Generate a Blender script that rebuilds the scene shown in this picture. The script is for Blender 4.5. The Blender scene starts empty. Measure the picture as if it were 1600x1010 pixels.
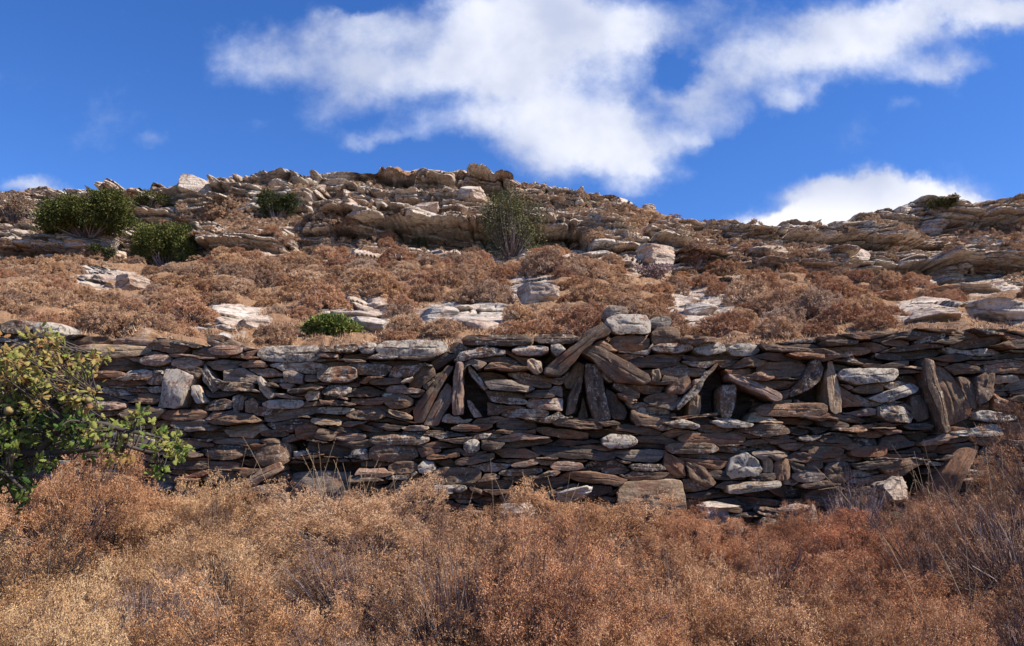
import bpy, math
import numpy as np

# ------------------------------------------------------------------ camera, world, sun, exposure
sc = bpy.context.scene
COL = sc.collection
FPX = 1256.0                      # focal length in pixels of the 1600 px wide photograph
PITCH = math.atan(195.0 / FPX)
CAMZ = 1.6
cd = bpy.data.cameras.new("camera")
cam = bpy.data.objects.new("camera", cd)
COL.objects.link(cam)
cam.location = (0, 0, CAMZ)
cam.rotation_euler = (math.pi / 2 + PITCH, 0, 0)
cd.sensor_width = 36.0
cd.lens = 36.0 * FPX / 1600.0
cd.clip_start = 0.05
cd.clip_end = 2000
sc.camera = cam
sc.view_settings.view_transform = 'Standard'
sc.view_settings.look = 'None'
sc.view_settings.gamma = 1
sc.view_settings.exposure = 0.5
sc.cycles.max_bounces = 5
sc.cycles.diffuse_bounces = 3
sc.cycles.glossy_bounces = 2
sc.cycles.transmission_bounces = 3

SUN_DIR = np.array([0.84, -0.24, 0.96])
SUN_DIR = SUN_DIR / np.linalg.norm(SUN_DIR)
SUN_EL = math.asin(SUN_DIR[2])
SUN_AZ = math.atan2(SUN_DIR[0], SUN_DIR[1])       # clockwise from +Y
sl = bpy.data.lights.new("sun", 'SUN')
sl.energy = 5.0
sl.angle = math.radians(0.53)
sl.color = (1.0, 0.92, 0.81)
so = bpy.data.objects.new("sun", sl)
COL.objects.link(so)
so.location = (20, -6, 25)
from mathutils import Vector
so.rotation_euler = Vector(tuple(-SUN_DIR)).to_track_quat('-Z', 'Y').to_euler()


def pix(px, py):
    """slopes (X/Y, Z/Y) of the sight line through a pixel of the 1600 x 1010 photograph"""
    x = (np.asarray(px, float) - 800.0) / FPX
    y = (505.0 - np.asarray(py, float)) / FPX
    dy = math.cos(PITCH) - y * math.sin(PITCH)
    return x / dy, (math.sin(PITCH) + y * math.cos(PITCH)) / dy


def at(px, py, Y):
    u, v = pix(px, py)
    return np.array([u * Y, Y, CAMZ + v * Y])


def unpix(X, Y, Z):
    u = X / Y
    v = (Z - CAMZ) / Y
    c, s = math.cos(PITCH), math.sin(PITCH)
    d = c + v * s
    return 800 + FPX * u / d, 505 - FPX * (v * c - s) / d


# ------------------------------------------------------------------ node helper
class NT:
    def __init__(s, tree):
        s.t = tree
        s.t.nodes.clear()

    def n(s, kind, **kw):
        nd = s.t.nodes.new(kind)
        for k, v in kw.items():
            if k.startswith('i_'):
                key = k[2:]
                key = int(key) if key.isdigit() else key.replace('_', ' ')
                s.set(nd, key, v)
            else:
                setattr(nd, k, v)
        return nd

    def set(s, nd, key, v):
        sock = nd.inputs[key]
        if isinstance(v, bpy.types.NodeSocket):
            s.t.links.new(v, sock)
        elif isinstance(v, bpy.types.Node):
            s.t.links.new(v.outputs[0], sock)
        else:
            sock.default_value = v

    def math(s, op, a, b=None, c=None, clamp=False):
        nd = s.n('ShaderNodeMath', operation=op, use_clamp=clamp)
        s.set(nd, 0, a)
        if b is not None: s.set(nd, 1, b)
        if c is not None: s.set(nd, 2, c)
        return nd.outputs[0]

    def noise(s, vec, scale, detail=4, rough=0.55, dist=0.0, lac=2.0):
        nd = s.n('ShaderNodeTexNoise')
        if vec is not None: s.set(nd, 'Vector', vec)
        s.set(nd, 'Scale', scale); s.set(nd, 'Detail', detail); s.set(nd, 'Roughness', rough)
        s.set(nd, 'Distortion', dist); s.set(nd, 'Lacunarity', lac)
        return nd.outputs['Fac']

    def ramp(s, fac, stops, interp='LINEAR'):
        nd = s.n('ShaderNodeValToRGB')
        nd.color_ramp.interpolation = interp
        el = nd.color_ramp.elements
        while len(el) < len(stops): el.new(0.5)
        for e, (p, c) in zip(el, stops):
            e.position = p
            e.color = (c[0], c[1], c[2], 1) if hasattr(c, '__len__') else (c, c, c, 1)
        s.set(nd, 0, fac)
        return nd.outputs[0]

    def mapr(s, v, a, b, c=0.0, d=1.0, interp='SMOOTHSTEP'):
        nd = s.n('ShaderNodeMapRange', interpolation_type=interp)
        s.set(nd, 0, v)
        nd.inputs[1].default_value = a; nd.inputs[2].default_value = b
        nd.inputs[3].default_value = c; nd.inputs[4].default_value = d
        return nd.outputs[0]

    def mix(s, fac, a, b, blend='MIX'):
        nd = s.n('ShaderNodeMix', data_type='RGBA', blend_type=blend)
        s.set(nd, 0, fac)
        for k, v in ((6, a), (7, b)):
            if isinstance(v, tuple) and len(v) == 3: v = (*v, 1)
            s.set(nd, k, v)
        return nd.outputs[2]

    def vm(s, op, a, b=None, c=None, out=0):
        nd = s.n('ShaderNodeVectorMath', operation=op)
        s.set(nd, 0, a)
        if b is not None: s.set(nd, 1, b)
        if c is not None: s.set(nd, 2, c)
        return nd.outputs[out]


# ------------------------------------------------------------------ world: sky with clouds (by direction)
world = bpy.data.worlds.new("World")
sc.world = world
world.use_nodes = True
W = NT(world.node_tree)
sky = W.n('ShaderNodeTexSky', sky_type='NISHITA', sun_disc=False, sun_elevation=SUN_EL, sun_rotation=SUN_AZ,
          altitude=600.0, air_density=1.0, dust_density=0.25, ozone_density=3.2)
tc = W.n('ShaderNodeTexCoord')
sep = W.n('ShaderNodeSeparateXYZ'); W.set(sep, 0, tc.outputs['Generated'])
yy = W.math('MAXIMUM', sep.outputs[1], 0.02)
uu = W.math('DIVIDE', sep.outputs[0], yy)
vv = W.math('DIVIDE', sep.outputs[2], yy)
cmb = W.n('ShaderNodeCombineXYZ'); W.set(cmb, 0, uu); W.set(cmb, 1, vv)
P0 = cmb.outputs[0]
wn = W.n('ShaderNodeTexNoise'); W.set(wn, 'Vector', P0); W.set(wn, 'Scale', 6.0); W.set(wn, 'Detail', 5.0); W.set(wn, 'Roughness', 0.6)
wsub = W.vm('SUBTRACT', wn.outputs['Color'], (0.5, 0.5, 0.5))
P1 = W.vm('MULTIPLY_ADD', wsub, (0.13, 0.10, 0.0), P0)
wn2 = W.n('ShaderNodeTexNoise'); W.set(wn2, 'Vector', P1); W.set(wn2, 'Scale', 26.0); W.set(wn2, 'Detail', 5.0); W.set(wn2, 'Roughness', 0.65)
P1 = W.vm('MULTIPLY_ADD', W.vm('SUBTRACT', wn2.outputs['Color'], (0.5, 0.5, 0.5)), (0.022, 0.022, 0.0), P1)
BLOBS = [  # px, py, rx, ry, weight
    (480, 85, 175, 80, .58), (600, 125, 110, 60, .60), (380, 70, 110, 60, .42), (720, 50, 190, 90, 1.0), (860, 130, 190, 120, 1.15),
    (900, 225, 170, 75, .95), (990, 250, 90, 45, .7), (700, 195, 80, 45, .55), (620, 210, 55, 25, .4), (920, 20, 240, 60, .9),
    (500, 180, 60, 30, .40), (390, 190, 45, 25, .3), (570, 215, 40, 18, .35), (1060, 90, 70, 60, .32), (1090, 205, 55, 30, .6), (1080, 150, 60, 40, .5), (1000, 60, 70, 50, .45), (560, 30, 90, 40, .5),
    (1170, 120, 105, 70, .95), (1310, 65, 180, 74, 1.0), (1460, 15, 200, 60, 1.0), (1130, 180, 70, 35, .6), (1245, 155, 50, 28, .6),
    (1560, 25, 90, 35, .6), (1450, 110, 70, 34, .62), (1410, 160, 38, 26, .55), (1062, 95, 52, 42, -.9), (1000, 150, 30, 30, -.25), (610, 235, 50, 25, -.3), (560, 5, 40, 20, -.5), (1520, 95, 60, 28, .5),
    (1330, 335, 190, 62, 1.3), (1230, 345, 110, 30, 1.0), (1450, 320, 110, 40, 1.05), (1330, 290, 90, 25, .7), (1560, 330, 70, 20, .5),
    (45, 290, 75, 18, .9), (120, 300, 50, 12, .5), (235, 205, 32, 20, .38), (245, 120, 50, 25, .15), (980, 295, 60, 20, .3),
    (-200, 120, 250, 60, .8), (1900, 90, 260, 80, .9), (500, -250, 500, 120, .8), (1300, -300, 400, 110, .8),
]
acc = None
for (bx_, by_, rx, ry, w) in BLOBS:
    u0, v0 = pix(bx_, by_)
    sx, sy = FPX / rx, FPX / ry
    q = W.vm('MULTIPLY_ADD', P1, (sx, sy, 0), (-u0 * sx, -v0 * sy, 0))
    ln = W.vm('LENGTH', q, out=1)
    e = W.mapr(ln, 0.0, 1.45, w, 0.0)
    acc = e if acc is None else W.math('ADD', acc, e)
acc = W.math('MINIMUM', acc, 1.35)
fine = W.noise(P0, 8.0, 10, 0.60)
erode = W.math('MULTIPLY_ADD', fine, 1.9, -1.10)
dens = W.math('ADD', acc, erode)
front = W.mapr(sep.outputs[1], 0.02, 0.2)
cov = W.math('MULTIPLY', W.mapr(dens, -0.04, 1.0), front)
core = W.mapr(dens, 0.1, 1.2)
shade = W.noise(P0, 5.0, 5, 0.5)
# brightness of the cloud: thick parts scatter more light, patches are a little greyer
low_cloud = W.mapr(vv, 0.36, 0.28)
ccol = W.mix(core, (0.33, 0.42, 0.66), (0.66, 0.68, 0.76))
ccol = W.mix(W.mapr(shade, 0.35, 0.65, 0.0, 0.85), ccol, (0.36, 0.41, 0.56))
ccol = W.mix(W.math('MULTIPLY', low_cloud, core), ccol, (0.76, 0.76, 0.80))
tint = W.mix(1.0, sky.outputs[0], (0.80, 0.91, 1.26), 'MULTIPLY')
hs = W.n('ShaderNodeHueSaturation'); W.set(hs, 'Color', tint); W.set(hs, 'Saturation', 1.12); W.set(hs, 'Value', 1.0)
bg1 = W.n('ShaderNodeBackground'); W.set(bg1, 0, hs.outputs[0]); W.set(bg1, 1, 0.100)
bg2 = W.n('ShaderNodeBackground'); W.set(bg2, 0, ccol); W.set(bg2, 1, 1.0)
mx = W.n('ShaderNodeMixShader'); W.set(mx, 0, cov)
W.set(mx, 1, bg1.outputs[0]); W.set(mx, 2, bg2.outputs[0])
wo = W.n('ShaderNodeOutputWorld'); W.set(wo, 0, mx.outputs[0])


# ------------------------------------------------------------------ numpy noise
def hsh(ix, iy, iz, seed=0):
    h = (ix.astype(np.int64) * 374761393 + iy.astype(np.int64) * 668265263 + iz.astype(np.int64) * 2147483647 + seed * 974634777) & 0xFFFFFFFF
    h = ((h ^ (h >> 13)) * 1274126177) & 0xFFFFFFFF
    h = ((h ^ (h >> 16)) * 2246822519) & 0xFFFFFFFF
    h = h ^ (h >> 15)
    return (h & 0xFFFFFF) / float(0xFFFFFF)


def noise(x, y, z, seed=0):
    x, y, z = np.broadcast_arrays(np.asarray(x, float), np.asarray(y, float), np.asarray(z, float))
    ix, iy, iz = np.floor(x), np.floor(y), np.floor(z)
    fx, fy, fz = x - ix, y - iy, z - iz
    fx = fx * fx * (3 - 2 * fx); fy = fy * fy * (3 - 2 * fy); fz = fz * fz * (3 - 2 * fz)
    r = 0
    for a in (0, 1):
        for b in (0, 1):
            for c in (0, 1):
                w = (fx if a else 1 - fx) * (fy if b else 1 - fy) * (fz if c else 1 - fz)
                r = r + w * hsh(ix + a, iy + b, iz + c, seed)
    return r * 2 - 1


def fbm(x, y, z, seed=0, octv=4, g=0.5):
    r, a, f = 0, 1.0, 1.0
    for o in range(octv):
        r = r + a * noise(x * f + 17.3 * o, y * f - 9.1 * o, z * f + 4.7 * o, seed + o)
        a *= g; f *= 2.03
    return r


def sstep(a, b, x):
    t = np.clip((x - a) / (b - a), 0, 1)
    return t * t * (3 - 2 * t)


def bricks(x, z, bw, bh, seed, notch=0.04):
    """random offset of staggered blocks and the depth of the cracks between them"""
    row = np.floor(z / bh)
    rx = x / bw + hsh(row, row * 0, row * 0, seed) * 7.0 + 0 * x
    wv = 0.6 * hsh(row, row * 0 + 3, row * 0, seed)
    col = np.floor(rx * (0.7 + wv))
    val = hsh(row, col, row * 0, seed + 5)
    fz = z / bh - row
    fx = rx * (0.7 + wv) - col
    e = np.minimum(np.minimum(fz, 1 - fz) * bh, np.minimum(fx, 1 - fx) * bw / (0.7 + wv))
    return val - 0.5, np.exp(-(e / notch) ** 2)


# ------------------------------------------------------------------ mesh + tag helpers
def build(name, V, Fs, mat, parent=None, attrs=None, smooth=False, vecs=None):
    V = np.asarray(V, np.float32)
    me = bpy.data.meshes.new(name)
    me.vertices.add(len(V)); me.vertices.foreach_set('co', V.ravel())
    Fs = [np.asarray(f, np.int32) for f in Fs if len(f)]
    nl = sum(f.size for f in Fs); nf = sum(len(f) for f in Fs)
    me.loops.add(nl); me.polygons.add(nf)
    me.loops.foreach_set('vertex_index', np.concatenate([f.ravel() for f in Fs]))
    tot = np.concatenate([np.full(len(f), f.shape[1], np.int32) for f in Fs])
    st = np.concatenate([[0], np.cumsum(tot)[:-1]]).astype(np.int32)
    me.polygons.foreach_set('loop_start', st)
    me.polygons.foreach_set('loop_total', tot)
    me.update(calc_edges=True)
    if smooth: me.polygons.foreach_set('use_smooth', np.ones(nf, bool))
    for k, a in (attrs or {}).items():
        at_ = me.attributes.new(k, 'FLOAT', 'POINT'); at_.data.foreach_set('value', np.asarray(a, np.float32))
    for k, a in (vecs or {}).items():
        at_ = me.attributes.new(k, 'FLOAT_VECTOR', 'POINT'); at_.data.foreach_set('vector', np.asarray(a, np.float32).ravel())
    me.materials.append(mat)
    o = bpy.data.objects.new(name, me)
    COL.objects.link(o)
    if parent is not None: o.parent = parent
    return o


def empty(name, loc=(0, 0, 0)):
    o = bpy.data.objects.new(name, None)
    o.empty_display_size = 0.1
    COL.objects.link(o); o.location = tuple(float(c) for c in loc)
    return o


def tag(o, label=None, cat=None, group=None, kind=None):
    if label: o['label'] = label
    if cat: o['category'] = cat
    if group: o['group'] = group
    if kind: o['kind'] = kind
    return o


def copy_tree(o, parent=None):
    c = o.copy(); COL.objects.link(c)
    if parent is not None: c.parent = parent
    for ch in list(o.children): copy_tree(ch, c)
    return c


class Soup:
    """collects vertex/face arrays with a tone per vertex"""
    def __init__(s): s.V = []; s.F = {}; s.T = []; s.n = 0

    def add(s, V, F, tone):
        V = np.asarray(V, float)
        s.V.append(V); s.T.append(np.broadcast_to(np.asarray(tone, float), (len(V),)).copy())
        for f in (F if isinstance(F, list) else [F]):
            f = np.asarray(f, np.int64)
            if len(f): s.F.setdefault(f.shape[1], []).append(f + s.n)
        s.n += len(V)

    def build(s, name, mat, parent=None, smooth=False):
        return build(name, np.concatenate(s.V), [np.concatenate(f) for f in s.F.values()], mat, parent, {'tone': np.concatenate(s.T)}, smooth)


def tube(P, R, sides=6):
    P = np.asarray(P, float); n = len(P)
    T = np.gradient(P, axis=0); T /= np.linalg.norm(T, axis=1)[:, None] + 1e-9
    ref = np.array([0.31, 0.17, 0.93])
    A = np.cross(T, ref); A /= np.linalg.norm(A, axis=1)[:, None] + 1e-9
    B = np.cross(T, A)
    ang = np.arange(sides) * 2 * math.pi / sides
    V = (P[:, None] + np.asarray(R)[:, None, None] * (np.cos(ang)[None, :, None] * A[:, None] + np.sin(ang)[None, :, None] * B[:, None])).reshape(-1, 3)
    i = np.arange(n - 1)[:, None] * sides; j = np.arange(sides)[None]
    F = np.stack([i + j, i + (j + 1) % sides, i + sides + (j + 1) % sides, i + sides + j], -1).reshape(-1, 4)
    return V, F


def tris_at(P, D, S, L, Wd):
    """thin triangles: base P, direction D, side S, length L, width Wd"""
    n = len(P)
    L = np.asarray(L)[:, None]; Wd = np.asarray(Wd)[:, None]
    V = np.stack([P - S * Wd * 0.5, P + S * Wd * 0.5, P + D * L], 1).reshape(-1, 3)
    return V, np.arange(3 * n).reshape(-1, 3)


def quads_at(P, D, S, L, Wd):
    """small diamond leaves"""
    n = len(P)
    L = np.asarray(L)[:, None]; Wd = np.asarray(Wd)[:, None]
    V = np.stack([P, P + D * L * .5 + S * Wd * .5, P + D * L, P + D * L * .5 - S * Wd * .5], 1).reshape(-1, 3)
    return V, np.arange(4 * n).reshape(-1, 4)


def unit(v): return v / (np.linalg.norm(v, axis=-1, keepdims=True) + 1e-9)


# ------------------------------------------------------------------ materials
def material(name):
    m = bpy.data.materials.new(name); m.use_nodes = True
    return m, NT(m.node_tree)


def finish(N, color, rough=0.9, bump=None, bstr=0.3, bdist=0.02, spec=0.25, transl=0.0):
    b = N.n('ShaderNodeBsdfPrincipled')
    N.set(b, 'Base Color', color); N.set(b, 'Roughness', rough); N.set(b, 'Specular IOR Level', spec)
    if bump is not None:
        bp = N.n('ShaderNodeBump'); N.set(bp, 'Height', bump); N.set(bp, 'Strength', bstr); N.set(bp, 'Distance', bdist)
        N.set(b, 'Normal', bp.outputs[0])
    out = N.n('ShaderNodeOutputMaterial')
    if transl > 0:
        tr = N.n('ShaderNodeBsdfTranslucent'); N.set(tr, 0, color)
        mx_ = N.n('ShaderNodeMixShader'); N.set(mx_, 0, transl); N.set(mx_, 1, b.outputs[0]); N.set(mx_, 2, tr.outputs[0])
        N.set(out, 0, mx_.outputs[0])
    else:
        N.set(out, 0, b.outputs[0])


def attr(N, name, out='Fac'):
    a = N.n('ShaderNodeAttribute', attribute_name=name)
    return a.outputs[out]


def make_stone_mat(name='schist'):
    m, N = material(name)
    gc = attr(N, 'gc', 'Vector')
    tone = attr(N, 'tone')
    pale = attr(N, 'pale')
    streak = N.noise(N.vm('MULTIPLY', gc, (5.5, 10.0, 24.0)), 1.0, 7, 0.66, .6)
    blot = N.noise(gc, 12.0, 7, 0.7)
    fine_ = N.noise(gc, 42.0, 5, 0.72)
    base = N.ramp(tone, [(0.0, (.075, .056, .042)), (.25, (.125, .088, .062)), (.45, (.19, .12, .074)), (.6, (.23, .12, .068)), (.75, (.20, .162, .125)), (.88, (.28, .175, .125)), (1.0, (.36, .25, .15))])
    t2 = N.math('ADD', N.math('MULTIPLY', streak, 0.6), N.math('MULTIPLY', fine_, 0.4))
    base = N.mix(1.0, base, N.ramp(t2, [(.32, .30), (.46, .80), (.56, 1.3), (.68, 1.9)]), 'MULTIPLY')
    rust = N.mapr(N.noise(gc, 3.2, 5, 0.6), 0.52, 0.66)
    base = N.mix(N.math('MULTIPLY', rust, 0.55), base, (.24, .095, .045))
    thr = N.math('MULTIPLY_ADD', pale, 0.30, -0.15)
    lich = N.mapr(N.math('ADD', N.math('ADD', N.math('MULTIPLY', blot, .52), N.math('MULTIPLY', fine_, .48)), thr), 0.54, 0.60)
    lcol = N.mix(streak, (.34, .285, .22), (.55, .485, .39))
    base = N.mix(N.math('MULTIPLY', lich, 0.9), base, lcol)
    h = N.math('ADD', N.math('MULTIPLY', streak, 0.7), N.math('MULTIPLY', fine_, 0.4))
    finish(N, base, 0.88, h, 0.8, 0.02, 0.22)
    return m


M_STONE = make_stone_mat()


def wn_col(N, pos):
    t_ = N.n('ShaderNodeTexNoise'); N.set(t_, 'Vector', pos); N.set(t_, 'Scale', 1.6); N.set(t_, 'Detail', 4.0)
    return t_.outputs['Color']


def make_hill_mat():
    m, N = material('hillside')
    rock = attr(N, 'rock')
    tone = attr(N, 'tone')
    g = N.n('ShaderNodeNewGeometry'); pos = g.outputs['Position']
    strat = N.noise(N.vm('MULTIPLY', pos, (0.35, 0.35, 5.5)), 1.0, 9, 0.62, 0.25)
    big = N.noise(pos, 0.42, 6, 0.6)
    med = N.noise(pos, 2.6, 7, 0.65)
    fin = N.noise(pos, 13.0, 5, 0.7)
    f = N.math('ADD', N.math('MULTIPLY', strat, .62), N.math('MULTIPLY', med, .38))
    c = N.ramp(f, [(.32, (.15, .105, .078)), (.41, (.33, .24, .18)), (.49, (.50, .395, .305)), (.60, (.62, .535, .44))])
    pal = N.ramp(f, [(.34, (.17, .145, .12)), (.43, (.35, .31, .26)), (.55, (.54, .485, .41))])
    c = N.mix(N.mapr(tone, .35, .75), c, pal)
    orange = N.mapr(N.math('ADD', N.math('MULTIPLY', big, .6), N.math('MULTIPLY', med, .4)), .50, .62)
    c = N.mix(N.math('MULTIPLY', orange, .5), c, (.36, .185, .10))
    c = N.mix(1.0, c, N.ramp(fin, [(.3, .55), (.5, 1.0), (.7, 1.3)]), 'MULTIPLY')
    soil = N.ramp(N.noise(pos, 3.1, 7, 0.7), [(.3, (.12, .062, .035)), (.5, (.27, .145, .075)), (.65, (.36, .22, .12))])
    soil = N.mix(N.mapr(fin, .35, .65), soil, (.30, .18, .10))
    soil = N.mix(N.mapr(N.noise(pos, 5.0, 6, .7), .58, .66), soil, (.38, .31, .24))
    rm = N.mapr(N.math('ADD', rock, N.math('MULTIPLY_ADD', med, .8, -.4)), .24, .48)
    col = N.mix(rm, soil, c)
    vor = N.n('ShaderNodeTexVoronoi', feature='DISTANCE_TO_EDGE'); N.set(vor, 'Vector', N.vm('MULTIPLY_ADD', pos, (1.1, 1.1, 3.6), N.vm('MULTIPLY', wn_col(N, pos), (1.4, 1.4, 1.4)))); N.set(vor, 'Scale', 1.0)
    crk = N.mapr(vor.outputs['Distance'], 0.0, .05)
    col = N.mix(N.math('MULTIPLY', rm, N.math('MULTIPLY_ADD', crk, -.6, .6)), col, (.06, .04, .03))
    h = N.math('ADD', N.math('MULTIPLY', strat, .8), N.math('ADD', N.math('MULTIPLY', med, .5), N.math('MULTIPLY', fin, .25)))
    finish(N, col, 0.93, h, 0.9, 0.16, 0.15)
    return m


M_HILL = make_hill_mat()


def make_ground_mat():
    m, N = material('soil')
    g = N.n('ShaderNodeNewGeometry'); pos = g.outputs['Position']
    c = N.ramp(N.noise(pos, 4.0, 8, .7), [(.3, (.05, .03, .02)), (.5, (.13, .075, .045)), (.7, (.24, .15, .09))])
    finish(N, c, .95, N.noise(pos, 20, 5, .6), .6, .05, .1)
    return m


M_SOIL = make_ground_mat()


def foliage_mat(name, stops, transl=0.08, rough=0.85, usecol=True):
    m, N = material(name)
    c = N.ramp(attr(N, 'tone'), stops)
    if usecol:
        oi = N.n('ShaderNodeObjectInfo')
        c = N.mix(1.0, c, oi.outputs['Color'], 'MULTIPLY')
    finish(N, c, rough, None, spec=0.12, transl=transl)
    return m


M_DRY = foliage_mat('dry_sprigs', [(0, (.075, .050, .042)), (.25, (.20, .122, .085)), (.55, (.50, .30, .165)), (.8, (.63, .41, .235)), (1, (.67, .49, .32))])
M_TWIG = foliage_mat('dry_twigs', [(0, (.055, .040, .035)), (.5, (.17, .125, .115)), (1, (.40, .34, .32))], 0.0)
M_CUSH = foliage_mat('cushion_sprigs', [(0, (.22, .13, .085)), (.4, (.43, .27, .165)), (.75, (.58, .40, .25)), (1, (.66, .51, .36))])
M_GREEN = foliage_mat('evergreen_leaves', [(0, (.018, .026, .010)), (.4, (.045, .062, .020)), (.75, (.10, .115, .038)), (1, (.20, .19, .08))])
M_OAK = foliage_mat('oak_leaves', [(0, (.035, .07, .02)), (.25, (.11, .18, .04)), (.48, (.28, .31, .07)), (.72, (.42, .34, .11)), (1, (.40, .20, .08))], 0.35)
M_ACORN = foliage_mat('acorn_cup', [(0, (.20, .19, .07)), (1, (.36, .26, .12))], 0.0)
M_BARK = foliage_mat('bark', [(0, (.05, .04, .034)), (1, (.13, .105, .09))], 0.0)
M_STRAW = foliage_mat('straw', [(0, (.26, .17, .10)), (1, (.58, .44, .28))], 0.2)

# ------------------------------------------------------------------ ground in front (one sheet) and hill
WALL_Y = 8.0


def ground_z(x, y):
    z = np.interp(y, [-400, -40, 0, 4, 8, 9, 60], [-60, -6, -0.05, 0.36, 0.58, 0.58, 0.5])
    return z + 0.06 * fbm(x * .8, y * .8, 0 * x, 3, 3)


gx = np.concatenate([np.linspace(-400, -14, 30), np.linspace(-13, 13, 110), np.linspace(14, 400, 30)])
gy = np.concatenate([np.linspace(-400, -4, 25), np.linspace(-3, 9.4, 60), np.linspace(12, 60, 6)])
GX, GY = np.meshgrid(gx, gy)
GZ = ground_z(GX, GY)
nr, nc = GX.shape
idx = np.arange(nr * nc).reshape(nr, nc)
quad = lambda ix: np.stack([ix[:-1, :-1], ix[:-1, 1:], ix[1:, 1:], ix[1:, :-1]], -1).reshape(-1, 4)
g = build('ground', np.stack([GX, GY, GZ], -1).reshape(-1, 3), [quad(idx)], M_SOIL, smooth=True)
tag(g, kind='structure')

WALLTOP = [(-500, 503), (0, 503), (50, 508), (100, 519), (250, 524), (320, 535), (345, 529), (400, 541), (500, 541), (590, 535), (700, 533), (720, 526),
           (905, 524), (1060, 520), (1185, 536), (1240, 527), (1290, 521), (1350, 516), (1440, 511), (1600, 514), (2100, 516)]
SKYL = [(-700, 330), (-300, 300), (0, 296), (40, 293), (90, 296), (130, 294), (200, 302), (285, 302), (292, 292), (335, 290), (345, 290), (400, 272), (440, 267), (480, 268), (535, 264),
        (600, 262), (660, 262), (720, 270), (780, 281), (850, 289), (900, 296), (960, 300), (1000, 321), (1040, 332), (1100, 346), (1130, 355), (1190, 357), (1230, 354), (1290, 351),
        (1340, 339), (1400, 327), (1450, 320), (1500, 322), (1600, 322), (1800, 330), (2300, 345)]
CLIFFB = [(-700, 430), (0, 412), (100, 402), (250, 412), (330, 402), (440, 398), (550, 398), (620, 404), (760, 408), (850, 396), (950, 402), (1000, 422), (1060, 434), (1200, 432),
          (1300, 432), (1400, 440), (1460, 444), (1600, 436), (2300, 440)]


def curve_uv(pts):
    p = np.array(pts, float)
    u, v = pix(p[:, 0], p[:, 1])
    return u, v


wu, wv_ = curve_uv(WALLTOP); su, sv_ = curve_uv(SKYL); cu, cv_ = curve_uv(CLIFFB)
U = np.concatenate([np.linspace(-1.5, -.78, 60)[:-1], np.linspace(-.78, .78, 1500), np.linspace(.78, 1.5, 60)[1:]])
NV = 430
nU = len(U)
vw = np.interp(U, wu, wv_) - 0.012
vb = np.interp(U, cu, cv_) + 0.004 * fbm(U * 14, 0 * U, 0 * U, 5, 3)
vs = np.interp(U, su, sv_)
YW, YB = 8.42, 27.0
YS = 36.0 + 1.2 * fbm(U * 3, 0 * U, 0 * U, 6, 2)
T = np.linspace(0, 1, NV)[:, None]
Vg = vw[None] + (vs - vw)[None] * T
m1 = (vb * YB - vw * YW) / (YB - YW)
m2 = (vs * YS - vb * YB) / (YS - YB)
k1 = YW * (vw - m1)
k2 = YB * (vb - m2)
Yslope = k1[None] / np.minimum(Vg - m1[None], -1e-3)
Ycliff = k2[None] / np.minimum(Vg - m2[None], -1e-3)
tcl = np.clip((Vg - vb[None]) / (vs - vb)[None], 0, 1)
tw_ = np.clip(tcl + .07 * fbm(U * 5, 0 * U, 0 * U, 14, 3)[None] * tcl * (1 - tcl) * 4, 0, 1)
Ycliff = YB + (YS[None] - YB) * np.interp(tw_, [0, .40, .60, .82, 1], [0, .16, .62, .80, 1])
incl = Vg > vb[None]
Yg = np.where(incl, Ycliff, Yslope)
Xg = U[None] * Yg
Zg = CAMZ + Vg * Yg
# how rocky: cliff band, with grassy ledges; plus outcrops on the slope
RX = [  # px, py, rx, ry, strength : bare rock showing on the grassy slope
    (160, 437, 55, 20, 1.0), (360, 492, 60, 18, .8), (560, 492, 62, 28, 1.0), (735, 497, 78, 22, 1.1), (830, 455, 40, 26, .8), (925, 397, 70, 12, .6),
    (1095, 475, 60, 34, .9), (1450, 487, 65, 20, 1.0), (1565, 478, 60, 28, 1.0), (1520, 445, 90, 14, 1.0), (1160, 440, 60, 16, .7), (330, 514, 36, 9, 1.0), (980, 505, 50, 16, .9),
    (20, 470, 30, 12, .5), (430, 383, 75, 28, 1.2), (610, 345, 70, 42, 1.2), (715, 385, 80, 30, 1.3), (1010, 390, 80, 40, 1.3), (880, 355, 110, 50, 1.1), (250, 360, 60, 36, 1.1), (70, 350, 75, 50, 1.2),
    (1350, 400, 90, 34, 1.2), (1490, 405, 140, 36, 1.2), (800, 300, 160, 26, 1.1), (530, 290, 120, 20, 1.0), (1430, 345, 120, 24, 1.1), (560, 400, 90, 14, .8), (1160, 405, 70, 22, .9),
]
PXg, PYg = unpix(Xg, Yg, Zg)
R = sstep(-0.004, 0.010, Vg - vb[None] + 0.006 * fbm(Xg * .5, Zg * .9, 0 * Xg, 8, 3))
ledge = fbm(Xg * .22, Zg * .55, Yg * .1, 21, 4)
R = R * (1 - 0.8 * sstep(.22, .50, ledge + .25 * np.exp(-((tw_ - .5) / .10) ** 2)) * sstep(0, 0.03, Vg - vb[None] + .01))
for (a, b, rx, ry, s) in RX:
    q = ((PXg - a) / rx) ** 2 + ((PYg - b) / ry) ** 2
    R = np.maximum(R, s * np.exp(-q ** 1.5 * 1.0) * sstep(-.8, -.1, fbm(Xg * 1.1, Zg * 2.2, 0 * Xg, 31, 3)))
R = np.clip(R, 0, 1)
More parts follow.
